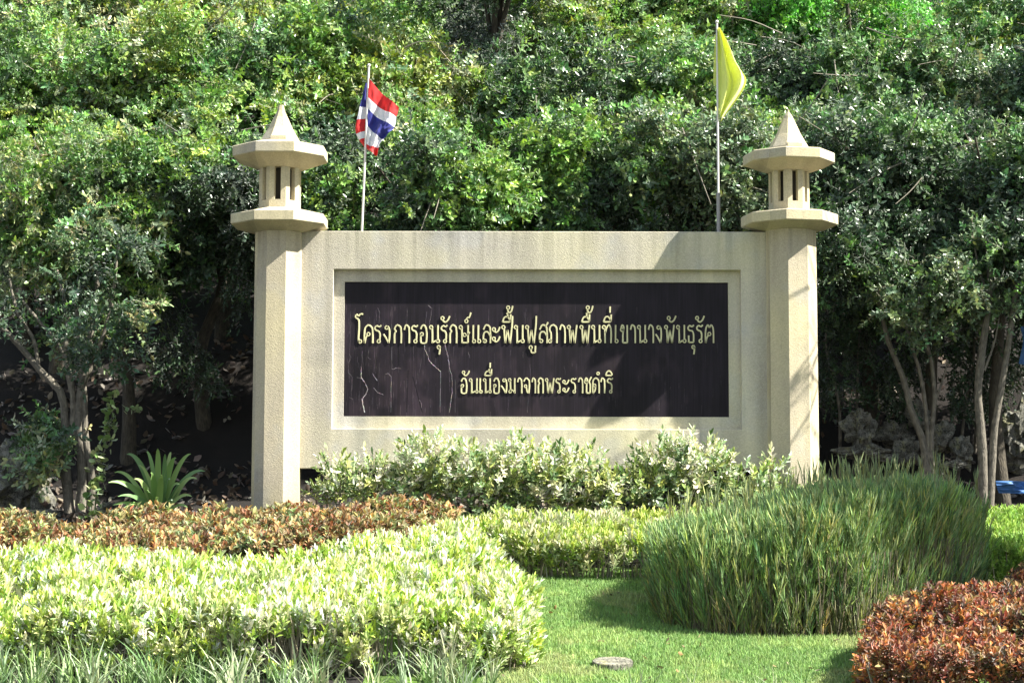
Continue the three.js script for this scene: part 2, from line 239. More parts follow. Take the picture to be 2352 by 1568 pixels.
  const G = {
    'โ': { s: [[0.0, 1.42, 0.12, 1.6, 0.32, 1.54, 0.45, 1.5, 0.62, 1.62, 0.98, 1.6], [0.05, 1.42, 0.4, 1.3, 0.48, 1, 0.42, 0.2, 0.5, 0.02]], o: [[0.62, 0.1]] },
    'ค': { s: kho, o: [[0.48, 0.5]] }, 'ด': { s: [kho[0], [0.06, 0, 0.3, 0.12, 0.42, 0.3, 0.44, 0.48]], o: [[0.3, 0.52]] },
    'ต': { s: [[0.06, 0, 0.03, 0.45, 0.12, 0.85, 0.32, 1, 0.5, 0.86, 0.7, 1, 0.9, 0.85, 0.96, 0.5, 0.96, 0], [0.06, 0, 0.2, 0.3, 0.36, 0.42]], o: [[0.48, 0.5]] },
    'ร': { s: [[...flagTop, 0.6, 0.66, 0.78, 0.5, 0.75, 0.2]], o: [[0.62, 0.11]] },
    'ง': { s: [[0.6, 0.95, 0.86, 0.8, 0.9, 0.3, 0.78, 0.02], [0.04, 0.5, 0.4, 0.3, 0.78, 0.02]], o: [[0.48, 0.86]] },
    'ก': { s: [[0.1, 0, 0.12, 0.55, 0.28, 0.66, 0.1, 0.78, 0.4, 1, 0.8, 0.92, 0.93, 0.65, 0.93, 0]], o: [] },
    'า': { s: [[0.06, 0.74, 0.35, 1, 0.78, 0.9, 0.9, 0.6, 0.9, 0]], o: [] },
    'อ': { s: [[0.12, 0.48, 0.1, 0.1, 0.2, 0.02, 0.82, 0.02, 0.93, 0.2, 0.9, 0.75, 0.6, 0.99, 0.3, 0.96, 0.08, 0.78]], o: [[0.25, 0.5]] },
    'น': { s: [[0.24, 0.84, 0.27, 0.5, 0.27, 0], [0.27, 0.02, 0.52, 0.1, 0.74, 0.16], [0.86, 1, 0.86, 0.22]], o: [[0.13, 0.88], [0.87, 0.12]] },
    'ษ': { s: [[0.22, 0.84, 0.25, 0.4, 0.25, 0.02], [0.25, 0.03, 0.84, 0.03], [0.84, 0.03, 0.84, 1], [0.6, 0.42, 0.8, 0.46, 1.02, 0.62]], o: [[0.12, 0.88], [0.5, 0.46]] },
    'เ': { s: [[0.35, 1, 0.32, 0.2]], o: [[0.55, 0.11]] },
    'ล': { s: la, o: [[0.27, 0.12]] }, 'ส': { s: [...la, [0.72, 0.95, 0.86, 1.0, 1.02, 1.16]], o: [[0.27, 0.12]] },
    'ะ': { s: [[0.18, 0.66, 0.45, 0.6, 0.75, 0.68, 0.98, 0.9], [0.18, 0.14, 0.45, 0.07, 0.75, 0.16, 0.98, 0.38]], o: [[0.14, 0.76], [0.14, 0.24]] },
    'พ': { s: [...phan, [0.72, 0, 0.92, 1]], o: [[0.12, 0.88]] }, 'ฟ': { s: [...phan, [0.72, 0, 0.9, 1, 0.93, 1.5]], o: [[0.12, 0.88]] },
    'ภ': { s: [[0.26, 0.1, 0.26, 0.55, 0.1, 0.74, 0.25, 0.94, 0.55, 1, 0.86, 0.88, 0.93, 0.6, 0.93, 0]], o: [[0.14, 0.11]] },
    'ท': { s: [[0.24, 0.84, 0.27, 0], [0.27, 0.55, 0.45, 0.85, 0.68, 1, 0.88, 0.85, 0.92, 0]], o: [[0.13, 0.88]] },
    'ข': { s: [[0.1, 0.82, 0.24, 1, 0.44, 0.9, 0.34, 0.58, 0.32, 0.02], [0.32, 0.02, 0.88, 0.02], [0.88, 0.02, 0.88, 1]], o: [[0.22, 0.74]] },
    'ช': { s: [[0.1, 0.82, 0.24, 1, 0.44, 0.9, 0.34, 0.58, 0.32, 0.02], [0.32, 0.02, 0.84, 0.02], [0.84, 0.02, 0.84, 0.6, 0.7, 0.75, 1.02, 1.08]], o: [[0.22, 0.74]] },
    'ธ': { s: [[...flagTop, 0.7, 0.67, 0.9, 0.5, 0.9, 0.04], [0.9, 0.04, 0.2, 0.04], [0.2, 0.04, 0.18, 0.42]], o: [] },
    'ม': { s: [[0.22, 0.84, 0.27, 0.18], [0.3, 0.14, 0.55, 0.22, 0.88, 0.03], [0.88, 1, 0.88, 0]], o: [[0.12, 0.88], [0.2, 0.12]] },
    'จ': { s: [[0.06, 0.78, 0.4, 1, 0.84, 0.86, 0.92, 0.5, 0.8, 0], [0.8, 0.02, 0.62, 0.08, 0.46, 0.38]], o: [[0.34, 0.47]] },
    'ั': { s: [[0.18, 1.25, 0.45, 1.16, 0.75, 1.26, 0.98, 1.5]], o: [[0.14, 1.38]] }, 'ิ': { s: [dome], o: [] }, 'ี': { s: [dome, [0.95, 1.2, 0.98, 1.58]], o: [] }, 'ื': { s: [dome, [0.62, 1.4, 0.64, 1.6], [0.95, 1.2, 0.98, 1.6]], o: [] },
    '้': { s: [[0.2, 1.82, 0.5, 1.68, 0.75, 1.74, 1.0, 2.06], [0.05, 1.62, 0.3, 1.66]], o: [[0.3, 1.96]] }, '่': { s: [[0.5, 1.68, 0.55, 2.02]], o: [] }, '์': { s: [[0.3, 1.33, 0.45, 1.42, 0.7, 1.42, 0.95, 1.7]], o: [[0.25, 1.22]] },
    'ุ': { s: [[0.7, -0.18, 0.72, -0.4, 0.6, -0.62]], o: [[0.5, -0.22]] }, 'ู': { s: [[0.2, -0.3, 0.3, -0.52, 0.85, -0.52], [0.85, -0.52, 0.9, -0.14]], o: [[0.15, -0.24]] }, 'ํ': { s: [], o: [[0.5, 1.3]] },
  };
  const A = (x) => 960 + x / 4.356, E = (x) => 1460 + x / 3.92;    // measured letter edges, photo pixels
  const line1 = [['โ', A(165), A(262)], ['ค', A(275), A(385)], ['ร', A(398), A(490)], ['ง', A(510), A(595)], ['ก', A(640), A(738)], ['า', A(765), A(838)], ['ร', A(855), A(940)], ['อ', A(965), A(1050)], ['น', A(1085), A(1200)], ['ุ', A(1165), A(1225)], ['ร', A(1218), A(1305)], ['ั', A(1225), A(1330)], ['ก', A(1325), A(1420)], ['ษ', A(1450), A(1575)], ['์', A(1515), A(1592)], ['เ', A(1600), A(1655)], ['เ', A(1662), A(1720)], ['ล', A(1735), A(1840)], ['ะ', A(1862), A(1950)], ['ฟ', A(1975), A(2112)], ['ื', A(1978), A(2082)], ['้', A(2025), A(2105)], ['น', A(2130), A(2245)], ['ฟ', E(80), E(205)], ['ู', E(125), E(195)], ['ส', E(225), E(325)], ['ภ', E(335), E(432)], ['า', E(455), E(522)], ['พ', E(545), E(655)], ['พ', E(685), E(795)], ['ื', E(700), E(790)], ['้', E(745), E(825)], ['น', E(815), E(912)], ['ท', E(935), E(1035)], ['ี', E(942), E(1030)], ['่', E(990), E(1040)], ['เ', E(1060), E(1112)], ['ข', E(1130), E(1218)], ['า', E(1240), E(1302)], ['น', E(1325), E(1420)], ['า', E(1440), E(1502)], ['ง', E(1520), E(1590)], ['พ', E(1625), E(1735)], ['ั', E(1655), E(1750)], ['น', E(1758), E(1855)], ['ธ', E(1875), E(1950)], ['ุ', E(1915), E(1965)], ['ร', E(1972), E(2050)], ['ั', E(1970), E(2065)], ['ต', E(2072), E(2168)]];
  const line2 = [['อ', A(1470), A(1545)], ['ั', A(1490), A(1575)], ['น', A(1575), A(1682)], ['เ', A(1690), A(1740)], ['น', A(1750), A(1842)], ['ื', A(1760), A(1848)], ['่', A(1800), A(1855)], ['อ', A(1870), A(1945)], ['ง', A(1965), A(2040)], ['ม', A(2060), A(2142)], ['า', A(2165), A(2225)], ['จ', A(2240), A(2320)], ['า', E(148), E(192)], ['ก', E(215), E(277)], ['พ', E(300), E(400)], ['ร', E(410), E(472)], ['ะ', E(495), E(560)], ['ร', E(578), E(642)], ['า', E(662), E(716)], ['ช', E(730), E(806)], ['ด', E(820), E(896)], ['ํ', E(862), E(902)], ['า', E(910), E(960)], ['ร', E(978), E(1050)], ['ิ', E(965), E(1042)]];
  const toX = (ox) => lerp(q0.x, q1.x, (ox - 967) / 1087), toY = (oy) => lerp(q0.y, q1.y, (oy - 790) / 382);
  function ribbon(pts, hw, closed) {                               // raised flat stroke with sloping sides
    const c = new THREE.CatmullRomCurve3(pts, closed, 'centripetal'), n = Math.max(3, Math.round(c.getLength() / 0.02)), pos = [], idx = [], m = closed ? n : n + 1, cs = [[-1.15, 0], [-0.85, 0.013], [0.85, 0.013], [1.15, 0]];
    for (let i = 0; i < m; i++) { const t = i / n, p = c.getPoint(t), d = c.getTangent(t), nx = -d.y, ny = d.x; for (const [a, h] of cs) pos.push(p.x + nx * a * hw, p.y + ny * a * hw, p.z + h); }
    const seg = closed ? n : n; for (let i = 0; i < seg; i++) { const a = i * 4, b = ((i + 1) % (closed ? m : m + 1)) * 4; if (!closed && i + 1 >= m) break; for (let k = 0; k < 3; k++) idx.push(a + k, a + k + 1, b + k, a + k + 1, b + k + 1, b + k); }
    if (!closed) { const e = (m - 1) * 4; idx.push(0, 2, 1, 0, 3, 2, e, e + 1, e + 2, e, e + 2, e + 3); }
    const q = new THREE.BufferGeometry(); q.setAttribute('position', new THREE.Float32BufferAttribute(pos, 3)); q.setIndex(idx); const f = q.toNonIndexed(); f.computeVertexNormals(); return f;
  }
  const letterMats = [0, 1, 2].map((i) => { const m = M.gold.clone(); m.color.multiplyScalar(0.88 + i * 0.1); return m; }), LR = rng(5);
  for (const [line, yb0, yb1, h, hw] of [[line1, 965, 962, 51.5, 0.0096], [line2, 1107.5, 1104, 43, 0.0088]]) for (const [ch, a, b] of line) {
    const yb = lerp(yb0, yb1, (a - 967) / 1087), X2 = (x) => toX(lerp(a, b, x)), Y2 = (y) => toY(yb - y * h), gs = [];
    for (const s of G[ch].s) { const pts = []; for (let i = 0; i < s.length; i += 2) pts.push(V(X2(s[i]), Y2(s[i + 1]), pz - 0.001)); gs.push(ribbon(pts, hw)); }
    for (const [x, y] of G[ch].o) { const r = h * 0.085 / 1.2245 / S, pts = []; for (let k = 0; k < 8; k++) pts.push(V(X2(x) + Math.cos(k / 4 * Math.PI) * r, Y2(y) + Math.sin(k / 4 * Math.PI) * r * 1.15, pz - 0.001)); gs.push(ribbon(pts, hw * 0.8, true)); }
    sub(plaque, 'letter', mergeGeometries(gs), letterMats[Math.floor(LR() * 3)]);
  }
}

// ---------------------------------------------------------------- lantern pillars
function octa(profile, turn, c) {                                 // eight-sided turned solid; profile [r, y] from foot to head
  const g = new THREE.LatheGeometry(profile.map(([r, y]) => new THREE.Vector2(Math.max(r, 0.0005), y)), 8); g.rotateY(Math.PI / 8 + turn); g.translate(c.x, 0, c.z);
  const f = g.toNonIndexed(); f.computeVertexNormals(); return boxUV(f, 6.6);
}
function pillar(px, shaftR, turnShaft, turnCap, y, R, label) {
  const c = P(px, 800); c.z = -ZW - 0.045;
  const Y = (py) => P(px, py).y, foot = GR(c.x, ZW) - 0.1;
  const t = thing('lantern_pillar', label, 'pillar', V(c.x, foot, c.z), 'lantern pillars at the ends of the sign wall');
  const u = 1 / S, e = 0.012;
  part(t, 'shaft', octa([[0, foot], [shaftR * u * 1.02, foot], [shaftR * u, Y(y.shaftTop) - 0.01]].concat([[shaftR * u, Y(y.shaftTop) + 0.05], [0, Y(y.shaftTop) + 0.05]]), turnShaft, c), M.stoneWarm);
  const slab = (rim, rimT, under, inner, top, topR) => octa([[0, under], [inner, under], [rim - e, rimT[0]], [rim, rimT[0] + e], [rim, rimT[1] - e], [rim - e, rimT[1]], [topR, top], [0, top]], turnCap, c);
  part(t, 'lower_slab', slab(R.low * u, [Y(y.lowBottom), Y(y.lowTop)], Y(y.shaftTop), shaftR * u * 1.02, Y(y.lanternFoot), R.drum * u + 0.01), M.stoneWarm);
  // lantern: a sill ring, eight corner posts and a head ring round a dark solid painted as hollow shade
  const y0 = Y(y.lanternFoot) + 0.002, y1 = Y(y.upUnder) - 0.002, rd = R.drum * u;
  part(t, 'lantern_sill', octa([[0, y0], [rd, y0], [rd, y0 + 0.1], [0, y0 + 0.1]], turnCap, c), M.stoneWarm);
  for (let k = 0; k < 8; k++) {
    const a = Math.PI / 8 + k * Math.PI / 4, ap = rd * Math.cos(Math.PI / 8), w = 0.125 * rd / 0.28, s = new THREE.Shape();
    const P2 = (ang, rr) => [rr * Math.sin(ang), rr * Math.cos(ang)], edge = (sg, d) => { const f = a + sg * Math.PI / 8, n = [Math.sin(f), Math.cos(f)], tt = [Math.cos(f) * sg, -Math.sin(f) * sg], cr = P2(a, rd); return [cr[0] + tt[0] * d - n[0] * 0, cr[1] + tt[1] * d]; };
    const e1 = edge(-1, w * 0.53), e2 = edge(1, w * 0.53), cr = P2(a, rd), k1 = 0.76;
    s.moveTo(e1[0], e1[1]); s.lineTo(cr[0], cr[1]); s.lineTo(e2[0], e2[1]); s.lineTo(e2[0] * k1, e2[1] * k1); s.lineTo(e1[0] * k1, e1[1] * k1); s.closePath();
    const g = new THREE.ExtrudeGeometry(s, { depth: y1 - y0 - 0.098, bevelEnabled: false }); g.rotateX(-Math.PI / 2); g.scale(1, 1, -1);
    const ix = g.index; if (!ix) { const p = g.attributes.position.array; for (let i = 0; i < p.length; i += 9) for (let q = 0; q < 3; q++) { const tmp = p[i + 3 + q]; p[i + 3 + q] = p[i + 6 + q]; p[i + 6 + q] = tmp; } }
    g.rotateY(turnCap); g.translate(c.x, y0 + 0.099, c.z); part(t, 'lantern_post', boxUV(g, 6.6), M.stoneWarm);
  }
  part(t, 'lantern_shade_core', octa([[0, y0 + 0.101], [rd * 0.55, y0 + 0.101], [rd * 0.55, y1 - 0.004], [0, y1 - 0.004]], turnCap, c), M.dark);  // solid core coloured dark in place of the shaded hollow
  part(t, 'upper_slab', slab(R.up * u, [Y(y.upBottom), Y(y.upTop)], Y(y.upUnder), rd * 1.03, Y(y.spireFoot), R.spire * u + 0.015), M.stoneWarm);
  const ys = Y(y.spireFoot) + 0.002, yt = Y(y.tip), h = yt - ys, rs = R.spire * u;
  part(t, 'spire', octa([[0, ys], [rs, ys], [rs * 0.985, ys + 0.02], [rs * 0.60, ys + h * 0.38], [rs * 0.2, ys + h * 0.84], [rs * R.tip, ys + h * 0.95], [rs * R.tip * 0.9, yt], [0, yt]], turnCap, c), M.stoneWarm);
  const f = turnCap, bx = new THREE.BoxGeometry(0.2, 0.045, 0.05); bx.translate(0, ys + 0.024, rs * Math.cos(Math.PI / 8) - 0.012); bx.rotateY(f + R.step); bx.translate(c.x, 0, c.z); part(t, 'spire_step', boxUV(bx, 6.6), M.stoneWarm);
  return t;
}
pillar(637, 57.5, 0, 0, { shaftTop: 535, lowBottom: 520, lowTop: 496, lanternFoot: 481, upUnder: 388, upBottom: 366, upTop: 341, spireFoot: 327, tip: 240 }, { low: 116, up: 114, drum: 50, spire: 49, tip: 0.15, step: 0 },
  'eight-sided plaster pillar topped by a lantern and spire, next to the striped flag');
pillar(1818, 61, 0.187, 0.187, { shaftTop: 531, lowBottom: 519, lowTop: 494, lanternFoot: 484, upUnder: 395, upBottom: 377, upTop: 353, spireFoot: 343, tip: 250 }, { low: 112, up: 106, drum: 47, spire: 48, tip: 0.05, step: 0 },
  'eight-sided plaster pillar topped by a lantern and spire, next to the plain yellow flag');

// ---------------------------------------------------------------- flags
M.pole = new THREE.MeshStandardMaterial({ name: 'pale_steel', color: col(0.62, 0.60, 0.57), roughness: 0.45, metalness: 0.2 });
M.poleDark = new THREE.MeshStandardMaterial({ name: 'weathered_steel', color: col(0.30, 0.29, 0.28), roughness: 0.6, metalness: 0.2 });
function cloth(patches, Z) {                                       // patches of [left edge, right edge] knots; v gives the print's rows
  const gs = [];
  for (const { a, b, v, u0 = 0, u1 = 1, depth, seed, sag = 0 } of patches) {
    const ca = new THREE.CatmullRomCurve3(a.map(([x, y]) => at(x, y, Z))), cb = new THREE.CatmullRomCurve3(b.map(([x, y]) => at(x, y, Z))), NU = 26, NV = 40, pos = [], uv = [], idx = [];
    for (let j = 0; j <= NV; j++) for (let i = 0; i <= NU; i++) {
      const s = i / NU, t = j / NV, p = ca.getPoint(t).lerp(cb.getPoint(t), s), w = s;
      const k = t * (v.length - 1), q = Math.min(Math.floor(k), v.length - 2), vv = lerp(v[q], v[q + 1], k - q);
      p.y -= sag * 4 * s * (1 - s) * (1 - 0.4 * t);
      p.z += depth[0] + (depth[1] * Math.sin(s * depth[2] + t * depth[3] + seed) + depth[4] * (fbm(s * 5 + seed, t * 4, seed * 3.1, 3) - 0.5)) * (0.25 + w);
      pos.push(p.x, p.y, p.z); uv.push(lerp(u0, u1, s), 1 - vv);
      if (i < NU && j < NV) { const o = j * (NU + 1) + i; idx.push(o, o + NU + 1, o + 1, o + 1, o + NU + 1, o + NU + 2); }
    }
    const g = new THREE.BufferGeometry(); g.setAttribute('position', new THREE.Float32BufferAttribute(pos, 3)); g.setAttribute('uv', new THREE.Float32BufferAttribute(uv, 2)); g.setIndex(idx); g.computeVertexNormals(); gs.push(g);
  }
  return mergeGeometries(gs);
}
function mast(name, label, x0, y0, x1, y1, Z, mat, joint) {
  const p0 = at(x0, y0, Z), p1 = at(x1, y1, Z), d = p1.clone().sub(p0).normalize(), foot = p0.clone().addScaledVector(d, -(p0.y - GR(p0.x, Z)) / d.y);
  const t = thing(name, label, 'flagpole', foot), L = foot.distanceTo(p1), q = new THREE.Quaternion().setFromUnitVectors(UP, d);
  const g = new THREE.CylinderGeometry(0.014, 0.018, L, 12); g.translate(0, L / 2, 0); g.applyQuaternion(q); g.translate(foot.x, foot.y, foot.z); part(t, 'shaft', g, mat);
  const f = new THREE.SphereGeometry(0.024, 12, 8); f.translate(p1.x, p1.y + 0.012, p1.z); part(t, 'finial', f, mat);
  if (joint) { const jp = at(joint[0], joint[1], Z), L2 = jp.distanceTo(foot), s = new THREE.CylinderGeometry(0.026, 0.026, L2, 12); s.translate(0, L2 / 2, 0); s.applyQuaternion(q); s.translate(foot.x, foot.y, foot.z); part(t, 'sleeve', s, M.poleDark); }
}
const ZF = 24.05;
mast('flagpole', 'thin pale pole carrying the striped flag behind the sign wall', 831, 528, 847, 152, ZF, M.pole);
mast('flagpole', 'thin grey pole with a thicker sleeve carrying the yellow flag', 1651, 528, 1647, 52, ZF, M.pole, [1651, 443]);
{
  const o = (x, y) => [(980 + x / 6.275) / 1.2245, (200 + y / 6.275) / 1.2245];
  const stripes = dataTex(8, 240, (x, y) => { const v = 1 - (y + 0.5) / 240, n = 0.94 + hash3(x, y, 4) * 0.06; return v < 1 / 6 || v > 5 / 6 ? [0.80 * n, 0.10, 0.11] : v < 2 / 6 || v > 4 / 6 ? [0.88 * n, 0.88 * n, 0.89] : [0.13, 0.16, 0.52 * n]; }, true);
  stripes.wrapT = stripes.wrapS = THREE.ClampToEdgeWrapping;
  M.stripes = new THREE.MeshPhysicalMaterial({ name: 'striped_cloth', map: stripes, roughness: 0.9, transmission: 0.3, thickness: 0, side: THREE.DoubleSide });
  const v = [0, 1 / 6, 2 / 6, 3 / 6, 4 / 6, 5 / 6, 1];
  const g = cloth([
    { a: [o(365, 130), o(352, 470), o(345, 670), o(340, 800), o(330, 950), o(315, 1290), o(312, 1360)], b: [o(890, 625), o(845, 790), o(800, 970), o(720, 1090), o(620, 1210), o(540, 1340), o(510, 1480)], v, depth: [0.02, 0.06, 9, 3, 0.26], seed: 1, sag: 0.035 },
    { a: [o(335, 190), o(335, 560), o(328, 800), o(322, 940), o(318, 1100), o(300, 1340)], b: [o(300, 210), o(215, 560), o(150, 830), o(118, 1010), o(150, 1150), o(282, 1345)], v: [0.36, 0.62, 0.82, 0.92, 0.78, 0.97], depth: [-0.03, 0.03, 4, 2, 0.05], seed: 4 },
  ], ZF);
  const f = new THREE.Mesh(g, M.stripes); f.name = 'striped_flag'; f.castShadow = f.receiveShadow = true; scene.add(tag(f, 'red, white and blue striped flag hanging in folds from its pole', 'flag'));
  const y = (px, py) => [(1900 + px / 2.45) / 1.2245, (40 + py / 2.45) / 1.2245];
  M.yellow = new THREE.MeshPhysicalMaterial({ name: 'yellow_cloth', color: col(0.84, 0.88, 0.24), roughness: 0.85, transmission: 0.4, thickness: 0, side: THREE.DoubleSide });
  const h = cloth([
    { a: [y(288, 95), y(290, 230), y(291, 360), y(293, 500), y(300, 690)], b: [y(300, 112), y(370, 220), y(425, 325), y(497, 440), y(322, 728)], v: [0, 0.25, 0.5, 0.75, 1], depth: [0.02, 0.13, 14, 2.6, 0.16], seed: 2 },
    { a: [y(288, 110), y(290, 250), y(292, 490)], b: [y(280, 130), y(268, 250), y(262, 478)], v: [0, 0.5, 1], depth: [-0.02, 0.02, 3, 1, 0.03], seed: 3 },
  ], ZF);
  const f2 = new THREE.Mesh(h, M.yellow); f2.name = 'yellow_flag'; f2.castShadow = f2.receiveShadow = true; scene.add(tag(f2, 'plain bright yellow flag drooping in upright folds from its pole', 'flag'));
}

// ---------------------------------------------------------------- hillside trees
const FR = rng(11);
const forestSprigs = [0, 1, 2, 3].map(() => sprig(FR, { len: 0.30, n: 17, L: 0.074, W: 0.038, open: 1.7, openV: 1.7, top: 0.7, fold: 0.2, bend: 0.2, twig: 0.004, shade: 0.38, tints: [[1, 1, 1], [0.8, 0.95, 0.9], [1.25, 1.15, 0.75], [0.9, 1, 0.95]], twigColor: [1.6, 1.1, 1.4] }));
const vineSprigs = [0, 1].map(() => sprig(FR, { len: 0.5, n: 15, L: 0.12, W: 0.075, open: 1.5, openV: 1.2, top: 1.0, fold: 0.15, bend: 0.2, twig: 0.004, shade: 0.3 }));
const TINT = { fresh: [0.185, 0.335, 0.05], mid: [0.10, 0.205, 0.05], deep: [0.042, 0.092, 0.034], pale: [0.31, 0.37, 0.19], yellow: [0.255, 0.345, 0.04], grey: [0.115, 0.175, 0.075], lime: [0.11, 0.36, 0.03], shadeInk: [0.026, 0.05, 0.02] };  // the near-black tint is painted shade; deep and pale also carry shade and sun
function leafBlob(sc, R, c, r, n, tints, opt = {}) {
  const { shell = 0.5, gap = 0.42, droop = 0, size = 1, freq = 1.9, seed = 0 } = opt;
  for (let i = 0; i < n; i++) {
    const d = V(R() * 2 - 1, R() * 2 - 1, R() * 2 - 1); if (d.lengthSq() > 1 || d.lengthSq() < 0.01) { i--; continue; } d.normalize();
    const k = Math.pow(shell + (1 - shell) * R(), 0.7) * (0.78 + 0.34 * noise3(d.x * 2.2 + c.x * 3, d.y * 2.2 + c.y * 3, d.z * 2.2 + seed)), p = V(c.x + d.x * r.x * k, c.y + d.y * r.y * k, c.z + d.z * r.z * k);
    p.add(V((fbm(p.y * 1.3, p.z * 1.3, seed + 3, 2) - 0.5) * 1.1, (fbm(p.x * 1.3, p.z * 1.3, seed + 7, 2) - 0.6) * 1.5 - R() * R() * R() * 0.7, (R() - 0.5) * 0.3));
    if (fbm(p.x * freq + seed, p.y * freq * 0.8, p.z * freq, 3) < gap + 0.03) continue;
    if (p.y < GR(p.x, -p.z) + 0.15) continue;
    const dir = d.clone().multiplyScalar(0.5).add(V((R() - 0.5) * 2, 0.1 - droop + (R() - 0.5) * 1.8, (R() - 0.5) * 2));
    const s = size * (0.75 + R() * 0.55), n2 = fbm(p.x * 0.7, p.y * 0.7, p.z * 0.7 + 40, 2), t = tints[Math.min(tints.length - 1, Math.floor(clamp((n2 - 0.5) * 2.6 + 0.5 + (R() - 0.5) * 0.5, 0, 0.999) * tints.length))];
    sc[Math.floor(R() * sc.length)].add(p, facing(dir, R() * 6.28), V(s, s, s), vary(R, TINT[t], 0.25, 0.38));
  }
}
let treeNo = 0;
function hillTree(label, px, py, Z, rx, ry, tints, opt = {}) {
  if (Z >= 33) Z -= 3.6; else if (Z > 30) Z -= 2;
  const R = rng(1000 + treeNo++ * 17), c = at(px + (R() - 0.5) * 50, py + (R() - 0.5) * 90, Z + (R() - 0.5) * 1.2), u = Z / FPX, bx = c.x + (R() - 0.5) * 0.6, by = GR(bx, Z + 0.3);
  const t = thing('hill_tree', label, 'tree', V(bx, by, -Z - 0.3), 'trees on the wooded slope behind the sign');
  const W = rx * u, H = ry * u, wood = [], top = V(c.x, c.y + H * 0.35, c.z - 0.2);
  const fork = V(lerp(bx, c.x, 0.5) + (R() - 0.5) * 0.3, lerp(by, c.y - H * 0.5, 0.7), -Z - 0.25);
  wood.push(limb([V(bx, by - 0.15, -Z - 0.3), V(bx + (R() - 0.5) * 0.3, lerp(by, fork.y, 0.5), -Z - 0.3), fork, top], 0.13, 0.03, 12, 8, treeNo));
  for (let k = 0; k < 5; k++) { const a = R() * 6.28, e = V(c.x + Math.cos(a) * W * 0.8, c.y + (R() - 0.3) * H * 0.9, c.z + Math.sin(a) * W * 0.6); wood.push(limb([fork, V(lerp(fork.x, e.x, 0.4), lerp(fork.y, e.y, 0.6), lerp(fork.z, e.z, 0.35)), e], 0.06, 0.012, 8, 6, treeNo + k)); }
  part(t, 'trunk', mergeGeometries(wood), M.barkDark);
  const sc = forestSprigs.map(() => new Scatter()), nb = opt.blobs ?? 10, n = Math.round((opt.n ?? 340) * 0.7), bl = opt.gap ?? 0.43;
  leafBlob(sc, R, c, V(W * 0.75, H * 0.75, W * 0.55), n, tints, { shell: 0.5, gap: bl, seed: treeNo, size: opt.size });
  for (let k = 0; k < nb; k++) { const a = R() * 6.28, b = Math.acos(R() * 1.7 - 0.85); const d = V(Math.sin(b) * Math.cos(a), Math.cos(b), Math.abs(Math.sin(b) * Math.sin(a)) * 0.9), q = 0.24 + R() * 0.3; leafBlob(sc, R, V(c.x + d.x * W * 0.72, c.y + d.y * H * 0.72, c.z + d.z * W * 0.5), V(W * q, H * q * 0.85, W * q), n, tints, { gap: bl, droop: opt.droop ?? 0.2, seed: treeNo + k * 3, size: opt.size }); }
  const crown = new THREE.Group(); crown.name = 'crown'; 
  sc.forEach((s, i) => { if (s.m.length) s.build(t, 'crown', forestSprigs[i], M.leaf); });
  const tw = []; for (let k = 0; k < (Math.round((opt.twigs ?? 3) * 0.5)); k++) { const a = R() * 6.28, st = V(c.x + Math.cos(a) * W * 0.5, c.y + (R() - 0.4) * H, c.z + W * (0.35 + R() * 0.3)), L = 0.5 + R() * 0.8, dr = V((R() - 0.5) * 2, (R() - 0.6) * 1.2, 0.25).normalize(); tw.push(limb([st, st.clone().addScaledVector(dr, L * 0.5).add(V(0, (R() - 0.5) * 0.2, 0)), st.clone().addScaledVector(dr, L)], 0.012, 0.005, 6, 5, k)); }
  if (tw.length) part(t, 'bare_twigs', mergeGeometries(tw), M.twig, 'stuff');
  return t;
}
const mix1 = ['mid', 'fresh', 'fresh', 'pale'], mix2 = ['deep', 'deep', 'mid', 'fresh'], mix3 = ['deep', 'mid', 'grey', 'pale'], mix4 = ['mid', 'fresh', 'yellow'], mix5 = ['deep', 'deep', 'deep', 'mid', 'grey'];  // the last mix, mostly deep, puts shade into the leaf colour
// uppermost row, farthest up the slope
hillTree('tall bushy tree filling the upper corner above the vine covered multi-stemmed tree', 90, 40, 35, 260, 220, mix1);
hillTree('yellow green tree high on the slope above the striped flag pillar', 420, 60, 36, 240, 180, mix1, { twigs: 9 });
hillTree('sparse tree on the slope above the striped flag', 780, 40, 36, 230, 190, mix4, { gap: 0.45 });
hillTree('loose pale tree beside the dark gap at the top of the slope', 1340, 40, 36, 200, 200, mix3, { gap: 0.44 });
hillTree('bushy tree on the slope behind the tip of the yellow flagpole', 1620, 30, 35, 220, 190, mix1, { twigs: 8 });
hillTree('bright lime green tree at the top of the slope above the yellow flag pillar', 1960, 20, 34, 240, 130, ['fresh', 'lime', 'lime'], { twigs: 4 });
hillTree('yellow tinted tree at the upper corner over the stand of bare trunks', 2330, 60, 34, 200, 170, ['fresh', 'yellow', 'mid'], { twigs: 5 });
// middle row
hillTree('dense green tree with sunlit crown at the edge of the picture', 10, 250, 31, 230, 220, mix1);
hillTree('rounded tree with mixed light and dark leaves above the spear-leaved plant', 240, 240, 31, 220, 210, ['mid', 'fresh', 'pale']);
hillTree('tree with sunlit yellow green crown behind the lantern spire beside the striped flag', 500, 210, 31, 230, 190, mix4);
hillTree('dark leaved tree between the lantern spire and the striped flag', 720, 190, 31.5, 200, 200, mix2, { gap: 0.43 });
hillTree('pale yellow leaved tree directly behind the striped flag', 950, 260, 31, 210, 190, ['fresh', 'pale', 'yellow']);
hillTree('open tree with dark hollows under the gap in the canopy', 1160, 270, 32, 180, 160, mix2, { gap: 0.45 });
hillTree('green tree above the middle of the sign wall', 1340, 250, 31, 210, 190, mix2);
hillTree('leafy tree immediately beside the yellow flag on its pole side', 1540, 220, 31, 200, 200, mix1);
hillTree('grey green twiggy tree behind the yellow flag', 1780, 190, 31.5, 220, 190, mix3, { twigs: 12 });
